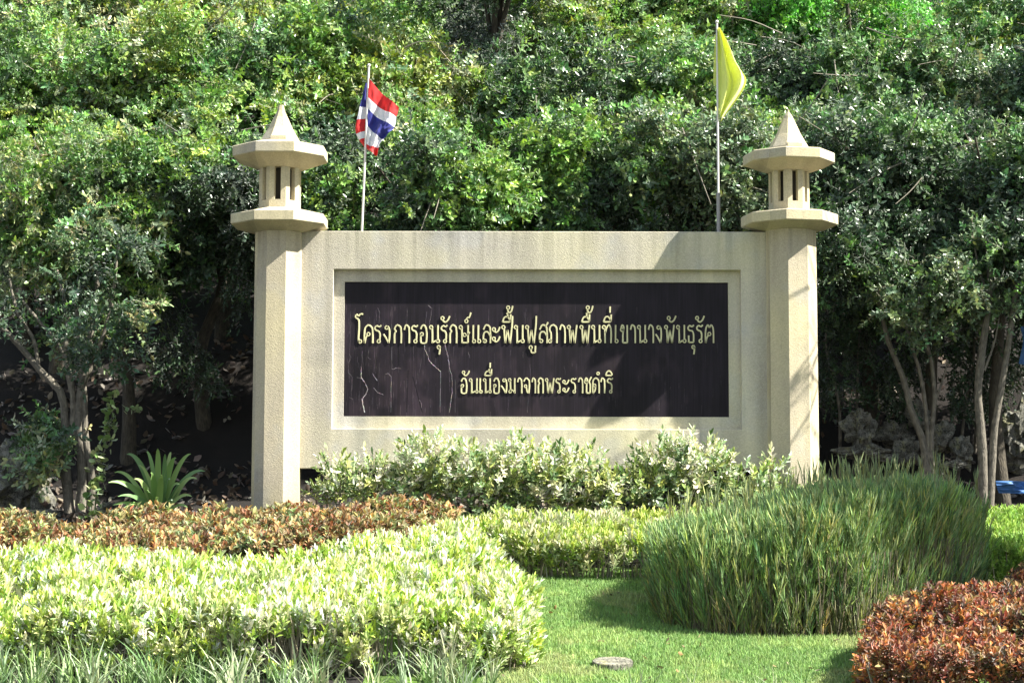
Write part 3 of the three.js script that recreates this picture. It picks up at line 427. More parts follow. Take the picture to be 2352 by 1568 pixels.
hillTree('grey green tree behind the spire beside the yellow flag', 2010, 220, 31, 210, 180, ['mid', 'grey', 'fresh'], { twigs: 10 });
hillTree('dull twiggy tree above the stand of bare trunks', 2260, 260, 31, 220, 210, mix3, { twigs: 10 });
// lower row, nearest; deep tints here put the shade into the leaf colour
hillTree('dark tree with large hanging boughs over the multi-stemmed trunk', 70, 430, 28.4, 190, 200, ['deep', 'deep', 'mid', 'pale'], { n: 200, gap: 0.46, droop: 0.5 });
hillTree('tree with pale sunlit leaves hanging low beside the striped flag pillar', 280, 520, 26.8, 150, 170, ['deep', 'mid', 'pale', 'pale'], { n: 240, droop: 0.7, size: 1.15, gap: 0.47, blobs: 14 });  // pale tints put the sunlight into the leaf colour
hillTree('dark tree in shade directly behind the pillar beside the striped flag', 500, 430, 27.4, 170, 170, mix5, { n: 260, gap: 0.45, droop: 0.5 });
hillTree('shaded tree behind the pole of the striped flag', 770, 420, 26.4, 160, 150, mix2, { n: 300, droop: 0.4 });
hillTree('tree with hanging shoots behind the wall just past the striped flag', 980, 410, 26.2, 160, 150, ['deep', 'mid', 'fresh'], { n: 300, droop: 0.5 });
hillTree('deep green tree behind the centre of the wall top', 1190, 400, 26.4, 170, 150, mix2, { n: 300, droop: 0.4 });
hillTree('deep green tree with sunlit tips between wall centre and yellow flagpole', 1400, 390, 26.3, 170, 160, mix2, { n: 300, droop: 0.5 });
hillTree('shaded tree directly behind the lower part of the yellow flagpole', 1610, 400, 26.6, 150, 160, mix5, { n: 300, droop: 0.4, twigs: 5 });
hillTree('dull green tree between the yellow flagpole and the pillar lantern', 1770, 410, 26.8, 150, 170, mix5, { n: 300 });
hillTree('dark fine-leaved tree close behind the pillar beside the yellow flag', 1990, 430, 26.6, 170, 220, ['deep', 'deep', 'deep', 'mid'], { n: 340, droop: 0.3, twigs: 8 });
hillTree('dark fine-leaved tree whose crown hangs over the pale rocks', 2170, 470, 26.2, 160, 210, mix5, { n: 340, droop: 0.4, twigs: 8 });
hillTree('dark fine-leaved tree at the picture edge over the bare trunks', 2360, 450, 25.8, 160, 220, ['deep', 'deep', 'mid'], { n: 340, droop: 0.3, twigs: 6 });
hillTree('added dark tree above the picture, placed to shade the gap at the top of the slope', 1150, -170, 29.5, 190, 110, mix5, { n: 420, gap: 0.36 });  // unseen tree added so that its crown shades the gap below
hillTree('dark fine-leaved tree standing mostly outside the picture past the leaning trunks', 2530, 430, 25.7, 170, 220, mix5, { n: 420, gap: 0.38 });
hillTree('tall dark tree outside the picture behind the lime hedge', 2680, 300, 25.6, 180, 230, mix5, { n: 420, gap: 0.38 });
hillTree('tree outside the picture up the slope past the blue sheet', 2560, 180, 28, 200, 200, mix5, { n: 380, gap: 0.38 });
{
  // undergrowth that clothes the slope between the trees
  const R = rng(91), sc = forestSprigs.map(() => new Scatter());
  for (let i = 0; i < 9000; i++) {
    const Z = 28.5 + R() * 24, x = (R() * 2 - 1) * (Z * 0.33), p = V(x, GR(x, Z), -Z); if (fbm(x * 0.5, Z * 0.5, 9.1, 3) < 0.36) continue;
    const q = at(1090, 60, 38); const dk = Math.hypot(x - q.x, (Z - 38) * 0.3) < 1.5;  // leaves in this gap turn near-black to paint its shade
    p.y += R() * R() * 1.3; const s = 1.0 + R() * 1.1, t = dk ? 'shadeInk' : ['deep', 'mid', 'mid', 'fresh', 'grey'][Math.floor(R() * 5)];
    if (Z < 30 && p.y < 5.5) continue;
    sc[Math.floor(R() * 4)].add(p, facing(V(R() - 0.5, 0.7, 0.5 + R() - 0.5), R() * 6.28), V(s, s, s), vary(R, TINT[t], 0.2, 0.3));
  }
  const g = new THREE.Group(); g.name = 'undergrowth'; g.userData.kind = 'stuff'; tag(g, 'tangled leafy undergrowth covering the slope between the trees', 'undergrowth'); scene.add(g);
  sc.forEach((s, i) => s.build(g, 'leaves', forestSprigs[i], M.leaf));
}

{
  // climbers draped over the trees: a ragged curtain of small leaves that follows the slope
  const R = rng(92), sc = forestSprigs.map(() => new Scatter());
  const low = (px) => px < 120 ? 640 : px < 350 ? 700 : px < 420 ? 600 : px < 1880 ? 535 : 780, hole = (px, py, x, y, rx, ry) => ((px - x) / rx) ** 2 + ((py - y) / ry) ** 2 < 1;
  for (let i = 0; i < 40000; i++) {
    const px = lerp(-120, 2470, R()), py = lerp(-90, 720, R()); if (py > low(px) + (fbm(px * 0.012, 3.1, 5.5, 3) - 0.5) * 170) continue;
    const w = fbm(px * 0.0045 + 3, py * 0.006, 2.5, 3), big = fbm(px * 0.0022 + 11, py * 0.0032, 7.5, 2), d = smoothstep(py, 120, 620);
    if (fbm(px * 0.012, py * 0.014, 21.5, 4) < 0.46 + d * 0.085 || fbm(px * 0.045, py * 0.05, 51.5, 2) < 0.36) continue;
    const dark = hole(px, py, 1100, 55, 85, 100) || hole(px, py, 540, 480, 60, 120);  // hollows whose shade is painted with near-black leaves
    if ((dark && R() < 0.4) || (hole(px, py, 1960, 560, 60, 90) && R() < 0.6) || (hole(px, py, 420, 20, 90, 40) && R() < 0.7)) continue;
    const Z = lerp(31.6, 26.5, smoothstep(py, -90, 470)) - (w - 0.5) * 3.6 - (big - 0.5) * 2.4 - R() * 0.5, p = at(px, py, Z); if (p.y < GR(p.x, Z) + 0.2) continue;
    const side = smoothstep(px, 1750, 2050), k = clamp((fbm(px * 0.006 + 5, py * 0.006, 41, 3) - 0.5) * 2.4 + 0.70 - d * 0.78 - side * 0.42 + (R() - 0.5) * 0.55, 0, 0.999);  // leaves lower down and to this side take darker tints as painted shade
    const t = dark ? 'shadeInk' : ['deep', 'deep', 'mid', side > 0.5 ? 'grey' : 'mid', 'fresh', py < 160 && px > 1700 ? 'lime' : 'fresh', R() < 0.5 ? 'pale' : 'yellow'][Math.floor(k * 7)], s = 0.7 + R() * 0.5;
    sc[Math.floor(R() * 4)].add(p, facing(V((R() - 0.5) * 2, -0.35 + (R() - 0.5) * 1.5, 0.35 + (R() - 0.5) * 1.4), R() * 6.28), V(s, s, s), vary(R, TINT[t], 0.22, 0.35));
  }
  for (let i = 0; i < 2600; i++) {                                // straggling growth between the bare trunks, shade put into its near-black tints
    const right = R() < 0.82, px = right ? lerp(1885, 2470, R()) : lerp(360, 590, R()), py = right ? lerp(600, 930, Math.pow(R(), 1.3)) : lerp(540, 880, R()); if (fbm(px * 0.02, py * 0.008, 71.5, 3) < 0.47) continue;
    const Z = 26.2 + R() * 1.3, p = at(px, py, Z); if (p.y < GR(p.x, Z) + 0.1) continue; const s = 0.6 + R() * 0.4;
    sc[Math.floor(R() * 4)].add(p, facing(V((R() - 0.5) * 0.8, -1 + R() * 0.8, 0.3), R() * 6.28), V(s, s * 1.3, s), vary(R, TINT[R() < 0.5 ? 'shadeInk' : R() < 0.8 ? 'deep' : 'grey'], 0.2, 0.3));
  }
  for (let i = 0; i < 46; i++) {                                  // boughs hanging low over the multi-stemmed tree, pale tints standing in for sunlight
    const px = 20 + R() * 340, py = 330 + R() * 350 * (px > 120 ? 1 : 0.8), c = at(px, py, 26.3 - R() * 0.7), pale = R() < 0.6;
    for (let k = 0; k < 26; k++) { const p = c.clone().add(V((R() + R() - 1) * 0.42, (R() + R() - 1) * 0.34 - R() * 0.2, (R() - 0.5) * 0.4)), s = 0.7 + R() * 0.55; sc[Math.floor(R() * 4)].add(p, facing(V((R() - 0.5) * 2, -0.7 + (R() - 0.5) * 1.2, 0.4 + (R() - 0.5)), R() * 6.28), V(s, s, s), vary(R, TINT[pale ? (R() < 0.6 ? 'pale' : 'fresh') : 'mid'], 0.2, 0.3)); }
  }
  const g = new THREE.Group(); g.name = 'climbing_vines'; g.userData.kind = 'stuff'; tag(g, 'curtain of small leaved climbers draped over the trees on the slope', 'climbing plants'); scene.add(g);
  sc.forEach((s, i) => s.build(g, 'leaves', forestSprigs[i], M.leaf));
}

// ---------------------------------------------------------------- trees with bare stems at the foot of the slope
function stemTree(name, label, Z, stems, crownBlobs, tints, seed) {
  const f = at(stems[0].p[0][0], stems[0].p[0][1], Z), foot = V(f.x, GR(f.x, Z), -Z), t = thing(name, label, 'tree', foot), R = rng(seed);
  stems.forEach((s, k) => {
    const pts = s.p.map(([x, y, dz = 0]) => { const q = at(x, y, Z - dz); return q; });
    if (s.root) pts[0].y = Math.min(pts[0].y, GR(pts[0].x, -pts[0].z) - 0.1);
    part(t, s.root ? 'trunk' : 'branch', limb(pts, s.r[0], s.r[1], 16, 9, seed + k, 0.2), M.bark);
  });
  const sc = forestSprigs.map(() => new Scatter());
  for (const [px, py, dz, rx, ry, n] of crownBlobs) { const u = Z / FPX; leafBlob(sc, R, at(px, py, Z - dz), V(rx * u, ry * u, rx * u), n, tints, { gap: 0.4, seed: seed + px * 0.01, droop: 0.4, size: 0.95 }); }
  sc.forEach((s, i) => { if (s.m.length) s.build(t, 'crown', forestSprigs[i], M.leaf); });
  return t;
}
stemTree('multi_stem_tree', 'multi-stemmed tree with forking grey limbs beside the spear-leaved plant', 25.0, [
  { p: [[186, 1190], [188, 1080], [180, 960], [190, 860], [212, 740], [225, 620]], r: [0.085, 0.03], root: 1 },
  { p: [[206, 1185], [212, 1120], [196, 1010], [192, 900], [182, 780], [170, 660]], r: [0.06, 0.025], root: 1 },
  { p: [[160, 1180], [150, 1080], [148, 960], [138, 900], [90, 850], [40, 790], [-20, 730]], r: [0.08, 0.035], root: 1 },
  { p: [[165, 1000], [166, 900], [140, 800], [90, 740], [50, 690]], r: [0.05, 0.02] }, { p: [[88, 850], [76, 780], [40, 720], [20, 640]], r: [0.035, 0.015] }, { p: [[192, 880], [240, 760], [262, 650], [270, 560]], r: [0.04, 0.015] }, { p: [[164, 900], [150, 820], [152, 720], [130, 620]], r: [0.045, 0.018] },
], [[120, 950, 0.2, 60, 55, 150], [80, 930, 0.1, 45, 40, 70], [190, 700, 0.3, 110, 80, 150], [40, 650, 0.2, 90, 60, 90], [250, 600, 0.5, 100, 80, 200], [110, 720, 0, 90, 50, 90], [280, 560, 0.3, 80, 120, 260], [200, 520, 0.2, 90, 80, 200]], ['deep', 'mid', 'pale', 'pale'], 31);  // pale tints stand in for sun on the hanging leaves
stemTree('forked_tree', 'slender tree forking low in front of the pale rocks', 25.3, [
  { p: [[2128, 1100], [2122, 1020], [2096, 950], [2072, 860], [2040, 780], [2022, 700], [2018, 600]], r: [0.065, 0.023], root: 1 },
  { p: [[2138, 1100], [2132, 1010], [2126, 930], [2110, 840], [2086, 770], [2080, 690]], r: [0.046, 0.017], root: 1 },
  { p: [[2146, 1090], [2140, 1000], [2148, 920], [2142, 840], [2124, 760], [2118, 660], [2126, 560]], r: [0.046, 0.017], root: 1 },
  { p: [[2146, 930], [2164, 880], [2178, 830]], r: [0.023, 0.009] }, { p: [[2088, 772], [2112, 720], [2122, 640]], r: [0.019, 0.008] },
], [[2060, 620, 0, 120, 80, 260], [2140, 580, 0.2, 110, 90, 260], [1960, 600, 0.3, 80, 90, 220]], mix5, 41);
stemTree('double_trunk_tree', 'tree with two tall leaning grey trunks near the blue sheet', 25.0, [
  { p: [[2258, 1100], [2256, 1000], [2248, 920], [2254, 830], [2266, 740], [2276, 660], [2268, 560]], r: [0.076, 0.038], root: 1 },
  { p: [[2272, 1100], [2284, 1000], [2300, 900], [2316, 800], [2330, 700], [2340, 600]], r: [0.061, 0.034], root: 1 },
  { p: [[2262, 850], [2284, 790], [2296, 730]], r: [0.019, 0.009] }, { p: [[2274, 680], [2252, 630], [2240, 570]], r: [0.023, 0.011] }, { p: [[2276, 670], [2300, 640], [2312, 590]], r: [0.023, 0.011] },
], [[2260, 600, 0.2, 120, 90, 280], [2350, 560, 0.1, 100, 110, 260]], mix5, 51);
// thin saplings in the shade past the pillar
for (const [i, [x0, y0, x1, y1, Z, lab]] of [[1925, 1060, 1905, 690, 26.4, 'thin dark sapling standing close against the pillar beside the yellow flag'], [1960, 1060, 1985, 680, 26.8, 'thin sapling just behind the mossy boulder'], [2196, 1060, 2230, 700, 26.6, 'thin sapling between the forked tree and the double-trunked tree'], [2240, 1040, 2214, 720, 27.2, 'thin sapling behind the double-trunked tree'], [2020, 1000, 2004, 690, 27.4, 'thin sapling in deep shade behind the forked tree']].entries()) {
  const a = at(x0, y0, Z), R = rng(300 + i), foot = V(a.x, GR(a.x, Z), -Z), b = at(x1, y1, Z), t = thing('sapling', lab, 'sapling', foot, 'saplings in the shade past the pillar');
  part(t, 'trunk', limb([foot.clone().add(V(0, -0.1, 0)), a.clone().lerp(b, 0.35).add(V((R() - 0.5) * 0.2, 0, 0)), a.clone().lerp(b, 0.7).add(V((R() - 0.5) * 0.2, 0, 0.1)), b], 0.03, 0.012, 12, 6, i, 0.2), M.bark);
  const sc = [new Scatter()]; for (let k = 0; k < 70; k++) { const p = a.clone().lerp(b, 0.3 + R() * 0.75).add(V((R() - 0.5) * 0.5, (R() - 0.5) * 0.2, (R() - 0.5) * 0.5)); sc[0].add(p, facing(V(R() - 0.5, R() - 0.6, R() - 0.2), R() * 6), V(0.8, 0.8, 0.8), vary(R, TINT.deep, 0.2, 0.3)); }
  sc[0].build(t, 'leaves', forestSprigs[i % 4], M.leaf);
}
// trees standing outside the picture whose boughs shade the reed clump and streak the pillar
{
  const side = (lab, c, r, n, base, gap, seed) => {
    const t = thing('side_tree', lab, 'tree', V(base[0], GR(base[0], -base[1]), base[1])), R = rng(seed), sc = forestSprigs.map(() => new Scatter());
    part(t, 'trunk', limb([V(base[0], GR(base[0], -base[1]) - 0.1, base[1]), V(lerp(base[0], c[0], 0.4), c[1] * 0.5, lerp(base[1], c[2], 0.4)), V(...c)], 0.12, 0.04, 10, 8, seed), M.bark);
    for (let k = 0; k < 6; k++) { const a = k * 1.05; leafBlob(sc, R, V(c[0] + Math.cos(a) * r * 0.55, c[1] + (R() - 0.5) * r * 0.6, c[2] + Math.sin(a) * r * 0.55), V(r * 0.6, r * 0.5, r * 0.6), n, mix2, { shell: 0.1, gap, seed }); }
    if (n < 50) { const tw = []; for (let k = 0; k < 26; k++) { const a = R() * 6.28, st = V(c[0] + (R() - 0.5) * r * 2.6, c[1] + (R() - 0.7) * r * 3, c[2] + (R() - 0.5) * r * 1.6), L = 0.8 + R() * 1.0, dr = V(Math.cos(a), 0.25 + R() * 0.6, Math.sin(a)).normalize(); tw.push(limb([st, st.clone().addScaledVector(dr, L * 0.5).add(V(0, 0.06, 0)), st.clone().addScaledVector(dr, L)], 0.016, 0.006, 6, 5, k)); } part(t, 'branches', mergeGeometries(tw), M.bark, 'stuff'); }
    sc.forEach((s, i) => { if (s.m.length) s.build(t, 'crown', forestSprigs[i], M.leaf); });
  };
  side('leafy tree standing beyond the picture edge over the reed clump', [8.7, 6.5, -17.2], 1.4, 520, [10.4, -18], 0.3, 61);
  side('sparse tree beyond the picture edge past the blue sheet', [8.6, 8.2, -22.6], 1.1, 5, [9.4, -23.5], 0.42, 62);
}

// ---------------------------------------------------------------- hedges and shrubs
function inside(poly, x, z) { let c = false; for (let i = 0, j = poly.length - 1; i < poly.length; j = i++) { const [xi, zi] = poly[i], [xj, zj] = poly[j]; if ((zi > z) !== (zj > z) && x < (xj - xi) * (z - zi) / (zj - zi) + xi) c = !c; } return c; }
function edgeDist(poly, x, z) { let d = 1e9; for (let i = 0, j = poly.length - 1; i < poly.length; j = i++) { const [ax, az] = poly[j], [bx, bz] = poly[i], t = clamp(((x - ax) * (bx - ax) + (z - az) * (bz - az)) / ((bx - ax) ** 2 + (bz - az) ** 2), 0, 1); d = Math.min(d, Math.hypot(x - ax - t * (bx - ax), z - az - t * (bz - az))); } return d; }
// a clipped bed: polygon in (x, Z), height above ground; sprigs close under its top and sides, bare stems within
function hedge(name, label, category, poly, height, o) {
  const R = rng(o.seed), xs = poly.map((p) => p[0]), zs = poly.map((p) => p[1]), x0 = Math.min(...xs), x1 = Math.max(...xs), z0 = Math.min(...zs), z1 = Math.max(...zs), mx = (x0 + x1) / 2, mz = (z0 + z1) / 2;
  const t = thing(name, label, category, V(mx, GR(mx, mz), -mz)), sc = o.geos.map(() => new Scatter()), st = new Scatter();
  const tall = (x, Z, d) => height * (0.93 + (o.bump ?? 0.5) * (fbm(x * 1.9 + o.seed, Z * 1.9, 2.2, 3) - 0.5)) * (o.round ? Math.sqrt(clamp(d / o.round, 0.05, 1)) : lerp(0.9, 1, clamp(d / 0.15, 0, 1)));
  const pick = (x, Z, y) => { const n = clamp((fbm(x * 2.1 + o.seed, Z * 2.1, 5.5 + y, 2) - 0.5) * 2.2 + 0.5 + (R() - 0.5) * 0.7, 0, 0.999); return o.tints[Math.floor(n * o.tints.length)]; };
  const area = (x1 - x0) * (z1 - z0);
  for (let i = 0, n = Math.round(area * o.top); i < n; i++) {
    const x = lerp(x0, x1, R()), Z = lerp(z0, z1, R()); if (!inside(poly, x, Z)) continue; const d = edgeDist(poly, x, Z), h = tall(x, Z, d), k = Math.pow(R(), 2.2) * (o.depth ?? 0.16);
    if (fbm(x * 3 + 5, Z * 3, o.seed, 2) < (o.gap ?? 0.3) && R() < 0.8) continue;
    const s = (o.size ?? 1) * (0.75 + R() * 0.5); sc[Math.floor(R() * sc.length)].add(V(x, GR(x, Z) + h - k - o.len * s * 0.8, -Z), facing(V((R() - 0.5) * o.lean, 1, (R() - 0.5) * o.lean), R() * 6.28), V(s, s, s), vary(R, pick(x, Z, 0), o.hue ?? 0.12, o.val ?? 0.22));
  }
  for (let i = 0, j = poly.length - 1; i < poly.length; j = i++) {
    const [ax, az] = poly[j], [bx, bz] = poly[i], L = Math.hypot(bx - ax, bz - az), nx = (bz - az) / L, nz = -(bx - ax) / L, sg = inside(poly, (ax + bx) / 2 + nx * 0.02, (az + bz) / 2 + nz * 0.02) ? 1 : -1;
    for (let k = 0, n = Math.round(L * o.side); k < n; k++) {
      const q = R(), inn = Math.pow(R(), 1.6) * 0.2 - 0.03 + (fbm(lerp(ax, bx, q) * 2.5, lerp(az, bz, q) * 2.5, o.seed, 2) - 0.5) * 0.15, x = lerp(ax, bx, q) + nx * sg * inn, Z = lerp(az, bz, q) + nz * sg * inn, h = tall(x, Z, Math.max(0.02, inn)), v = Math.pow(R(), o.low ?? 0.7);
      const s = (o.size ?? 1) * (0.65 + R() * 0.5); if (fbm(x * 4, v * h * 4, Z * 4, 2) < (o.sideGap ?? 0.36)) continue;
      sc[Math.floor(R() * sc.length)].add(V(x, GR(x, Z) + Math.max(0.02, h * v - o.len * s * 0.8), -Z), facing(V(-nx * sg * 0.6 + (R() - 0.5) * 0.8, 0.9, nz * sg * 0.6 + (R() - 0.5) * 0.8), R() * 6.28), V(s, s, s), vary(R, pick(x, Z, v), o.hue ?? 0.12, o.val ?? 0.22));
    }
    for (let k = 0, n = Math.round(L * (o.stems ?? 26)); k < n; k++) {
      const q = R(), inn = 0.02 + R() * 0.22, x = lerp(ax, bx, q) + nx * sg * inn, Z = lerp(az, bz, q) + nz * sg * inn, h = tall(x, Z, inn) * (0.55 + R() * 0.4);
      st.add(V(x, GR(x, Z), -Z), facing(V((R() - 0.5) * 0.5, 1, (R() - 0.5) * 0.5), R() * 6), V(0.8 + R(), h, 0.8 + R()), vary(R, o.stemColor ?? [0.26, 0.23, 0.18], 0.1, 0.35));
    }
  }
  sc.forEach((s, i) => { if (s.m.length) s.build(t, 'foliage', o.geos[i], o.mat ?? M.hedge); });
  if (st.m.length) st.build(t, 'stems', stemGeo, M.stem);
  return t;
}
const stemGeo = new THREE.CylinderGeometry(0.0035, 0.006, 1, 5, 3); stemGeo.translate(0, 0.5, 0); { const p = stemGeo.attributes.position; for (let i = 0; i < p.count; i++) p.setX(i, p.getX(i) + Math.sin(p.getY(i) * 5) * 0.012); }
M.stem = new THREE.MeshStandardMaterial({ name: 'grey_stem', color: col(1, 1, 1), roughness: 0.9 });
const HR = rng(21);
const creamTints = [[1, 1, 1], [1, 1, 1], [1.2, 1.08, 1.2], [0.62, 0.78, 0.5], [1.35, 1.2, 1.5]];
const hedgeGeos = [0, 1, 2, 3].map(() => sprig(HR, { len: 0.11, n: 9, L: 0.105, W: 0.034, open: 0.75, openV: 0.5, top: 0.35, fold: 0.3, bend: -0.05, twig: 0.004, shade: 0.2, tints: creamTints, wide: 0.6, twigColor: [0.8, 0.7, 0.8] }));
const rustGeos = [0, 1, 2, 3].map(() => sprig(HR, { len: 0.10, n: 11, L: 0.07, W: 0.03, open: 0.95, openV: 0.6, top: 0.45, fold: 0.25, bend: -0.15, twig: 0.004, shade: 0.35, tints: [[1, 1, 1], [1.3, 1, 0.7], [0.8, 1.25, 1], [1.2, 0.7, 0.7]], wide: 0.6, twigColor: [0.7, 0.9, 1.2] }));
const creamHedge = { geos: hedgeGeos, len: 0.11, lean: 1.0, top: 460, side: 280, size: 0.84, bump: 0.6, depth: 0.24, gap: 0.4, val: 0.28, tints: [[0.48, 0.57, 0.20], [0.58, 0.64, 0.36], [0.41, 0.56, 0.07], [0.68, 0.72, 0.55], [0.34, 0.47, 0.10]], stems: 90, low: 0.66, sideGap: 0.42, hue: 0.1, val: 0.15 };
hedge('variegated_hedge', 'wide clipped bed of cream and lime variegated shrub in front of the rust coloured hedge', 'hedge',
  [[-7.2, 15.2], [-1.9, 15.15], [-0.1, 15.25], [0.14, 15.5], [0.12, 16.8], [-0.08, 18.0], [-0.3, 19.3], [-0.5, 20.4], [-1.0, 19.4], [-1.7, 18.6], [-3.3, 18.1], [-5.0, 18.4], [-7.2, 18.6]], 0.60, { ...creamHedge, seed: 3 });
hedge('variegated_hedge', 'narrow lime and cream hedge with bare stems below, running behind the reed clump', 'hedge',
  [[-0.55, 20.2], [0.2, 19.8], [1.45, 19.75], [2.4, 19.9], [2.6, 21.7], [1.2, 21.7], [-0.5, 21.2]], 0.58, { ...creamHedge, seed: 4, tints: [[0.36, 0.46, 0.07], [0.42, 0.50, 0.12], [0.34, 0.46, 0.06], [0.46, 0.5, 0.26]], low: 0.22, sideGap: 0.47, stems: 60 });
hedge('rust_hedge', 'low rust and bronze leaved hedge at the foot of the pillar beside the striped flag', 'hedge',
  [[-5.7, 19.2], [-4.2, 18.9], [-3.3, 18.65], [-1.9, 19.05], [-1.2, 19.75], [-0.72, 20.6], [-0.72, 21.7], [-2.4, 21.6], [-4.0, 20.8], [-5.0, 20.2], [-5.7, 19.9]], 0.62, { geos: rustGeos, len: 0.10, lean: 1.0, top: 470, side: 260, size: 1.08, bump: 1.0, val: 0.4, mat: M.dull2, tints: [[0.25, 0.15, 0.06], [0.29, 0.215, 0.085], [0.22, 0.105, 0.05], [0.28, 0.25, 0.09], [0.45, 0.34, 0.17], [0.17, 0.16, 0.065]], stems: 26, seed: 5, stemColor: [0.2, 0.15, 0.1], sideGap: 0.3 });
hedge('rust_hedge', 'dark red and orange leaved hedge at the lawn corner before the reed clump', 'hedge',
  [[2.74, 13.8], [2.8, 14.6], [3.0, 15.2], [3.25, 15.9], [4.0, 16.8], [5.0, 18.0], [6.8, 18.6], [6.8, 13.8]], 0.53, { geos: rustGeos, len: 0.10, lean: 1.3, top: 640, side: 420, size: 0.82, bump: 1.1, val: 0.45, mat: M.dull2, tints: [[0.23, 0.08, 0.035], [0.33, 0.135, 0.04], [0.17, 0.05, 0.032], [0.42, 0.20, 0.055], [0.12, 0.06, 0.04], [0.27, 0.18, 0.075]], stems: 30, seed: 6, stemColor: [0.24, 0.22, 0.2], sideGap: 0.3, gap: 0.34 });
const limeGeos = [0, 1].map(() => sprig(HR, { len: 0.08, n: 10, L: 0.06, W: 0.02, open: 0.8, openV: 0.5, top: 0.4, fold: 0.25, twig: 0.003, shade: 0.25 }));
hedge('lime_hedge', 'clipped bright lime green hedge at the picture edge behind the reed clump', 'hedge',
  [[4.9, 19.0], [8.2, 19.0], [8.2, 21.4], [4.9, 21.4]], 0.61, { geos: limeGeos, len: 0.08, lean: 1.0, top: 600, side: 500, tints: [[0.30, 0.46, 0.06], [0.36, 0.5, 0.09], [0.24, 0.40, 0.06]], stems: 14, seed: 7, sideGap: 0.25 });

// white variegated shrubs along the foot of the wall
const shrubGeos = [0, 1, 2, 3].map((k) => sprig(HR, { len: 0.15, n: 11, L: 0.078, W: 0.031, open: 1.15, openV: 0.9, top: 0.5, fold: 0.2, bend: 0.15, twig: 0.005, shade: 0.2, tints: [[1, 1, 1], [1.15, 1.1, 1.25], [0.55, 0.7, 0.45], [0.9, 0.95, 0.7]], twigColor: [0.6, 0.5, 0.5] }));
for (const [label, Z, blobs, seed] of [
  ['small thin variegated shrub with white tipped leaves beside the pillar of the striped flag', 22.7, [[770, 1080, 52, 50, 90], [850, 1090, 55, 55, 110], [800, 1120, 70, 50, 110], [745, 1110, 30, 30, 24], [870, 1060, 30, 30, 24]], 1],
  ['tallest white and green variegated shrub with a leaf-framed gap showing the wall', 22.6, [[985, 1060, 75, 55, 150], [1060, 1070, 75, 60, 150], [960, 1100, 60, 55, 110], [1100, 1140, 110, 60, 210], [990, 1020, 55, 28, 40], [1130, 1080, 60, 60, 100]], 2],
  ['broad white and green variegated shrub under the middle of the plaque', 22.7, [[1200, 1065, 80, 55, 150], [1290, 1075, 80, 60, 150], [1250, 1130, 120, 60, 210], [1180, 1030, 50, 26, 34], [1320, 1050, 60, 30, 40], [1370, 1120, 70, 60, 120]], 3],
  ['whitest variegated shrub, beside the pillar of the yellow flag', 22.8, [[1530, 1060, 80, 55, 160], [1620, 1070, 80, 60, 160], [1460, 1110, 70, 55, 120], [1570, 1130, 120, 55, 200], [1600, 1025, 60, 28, 50], [1710, 1110, 65, 50, 110], [1770, 1130, 45, 40, 60], [1690, 1150, 80, 40, 90], [1778, 1070, 22, 30, 16]], 4]]) {
  const R = rng(700 + seed), b = at(blobs[0][0], 1190, Z), t = thing('variegated_shrub', label, 'shrub', V(b.x, GR(b.x, Z), -Z), 'variegated shrubs in front of the sign wall'), sc = shrubGeos.map(() => new Scatter()), wood = [], u = Z / FPX;
  for (const [px, py, rx, ry, n] of blobs) {
    const c = at(px, py + 14, Z - 0.05), r = V(rx * u, ry * u, 0.34);
    for (let i = 0; i < n * (seed === 1 ? 0.95 : 1.55); i++) {
      const d = V(R() * 2 - 1, R() * 2 - 1, R() * 2 - 1); if (d.lengthSq() > 1) continue; d.normalize(); const k = Math.pow(0.35 + 0.65 * R(), 0.6) * (0.8 + 0.35 * noise3(d.x * 3 + px, d.y * 3, d.z * 3)), p = V(c.x + d.x * r.x * k, c.y + d.y * r.y * k, c.z + d.z * r.z * k);
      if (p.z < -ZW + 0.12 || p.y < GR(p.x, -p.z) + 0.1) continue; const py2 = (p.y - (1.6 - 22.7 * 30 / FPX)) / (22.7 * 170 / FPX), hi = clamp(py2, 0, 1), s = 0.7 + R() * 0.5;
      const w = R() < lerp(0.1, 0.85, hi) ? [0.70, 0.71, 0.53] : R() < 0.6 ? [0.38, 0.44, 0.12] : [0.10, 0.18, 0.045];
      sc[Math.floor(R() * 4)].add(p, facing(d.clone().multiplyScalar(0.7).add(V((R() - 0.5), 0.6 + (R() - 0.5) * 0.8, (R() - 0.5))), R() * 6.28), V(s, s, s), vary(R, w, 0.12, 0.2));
    }
    for (let k = 0; k < 4; k++) { const e = V(c.x + (R() - 0.5) * r.x * 1.5, c.y + (R() - 0.2) * r.y, c.z + (R() - 0.5) * 0.3), f = V(lerp(b.x, c.x, 0.8) + (R() - 0.5) * 0.2, GR(c.x, Z) - 0.05, -Z + (R() - 0.5) * 0.15); wood.push(limb([f, f.clone().lerp(e, 0.5).add(V((R() - 0.5) * 0.1, 0, 0)), e], 0.012, 0.004, 6, 5, k)); }
  }
  part(t, 'stems', mergeGeometries(wood), M.twig, 'stuff');
  sc.forEach((s, i) => { if (s.m.length) s.build(t, 'foliage', shrubGeos[i], M.hedge); });
}

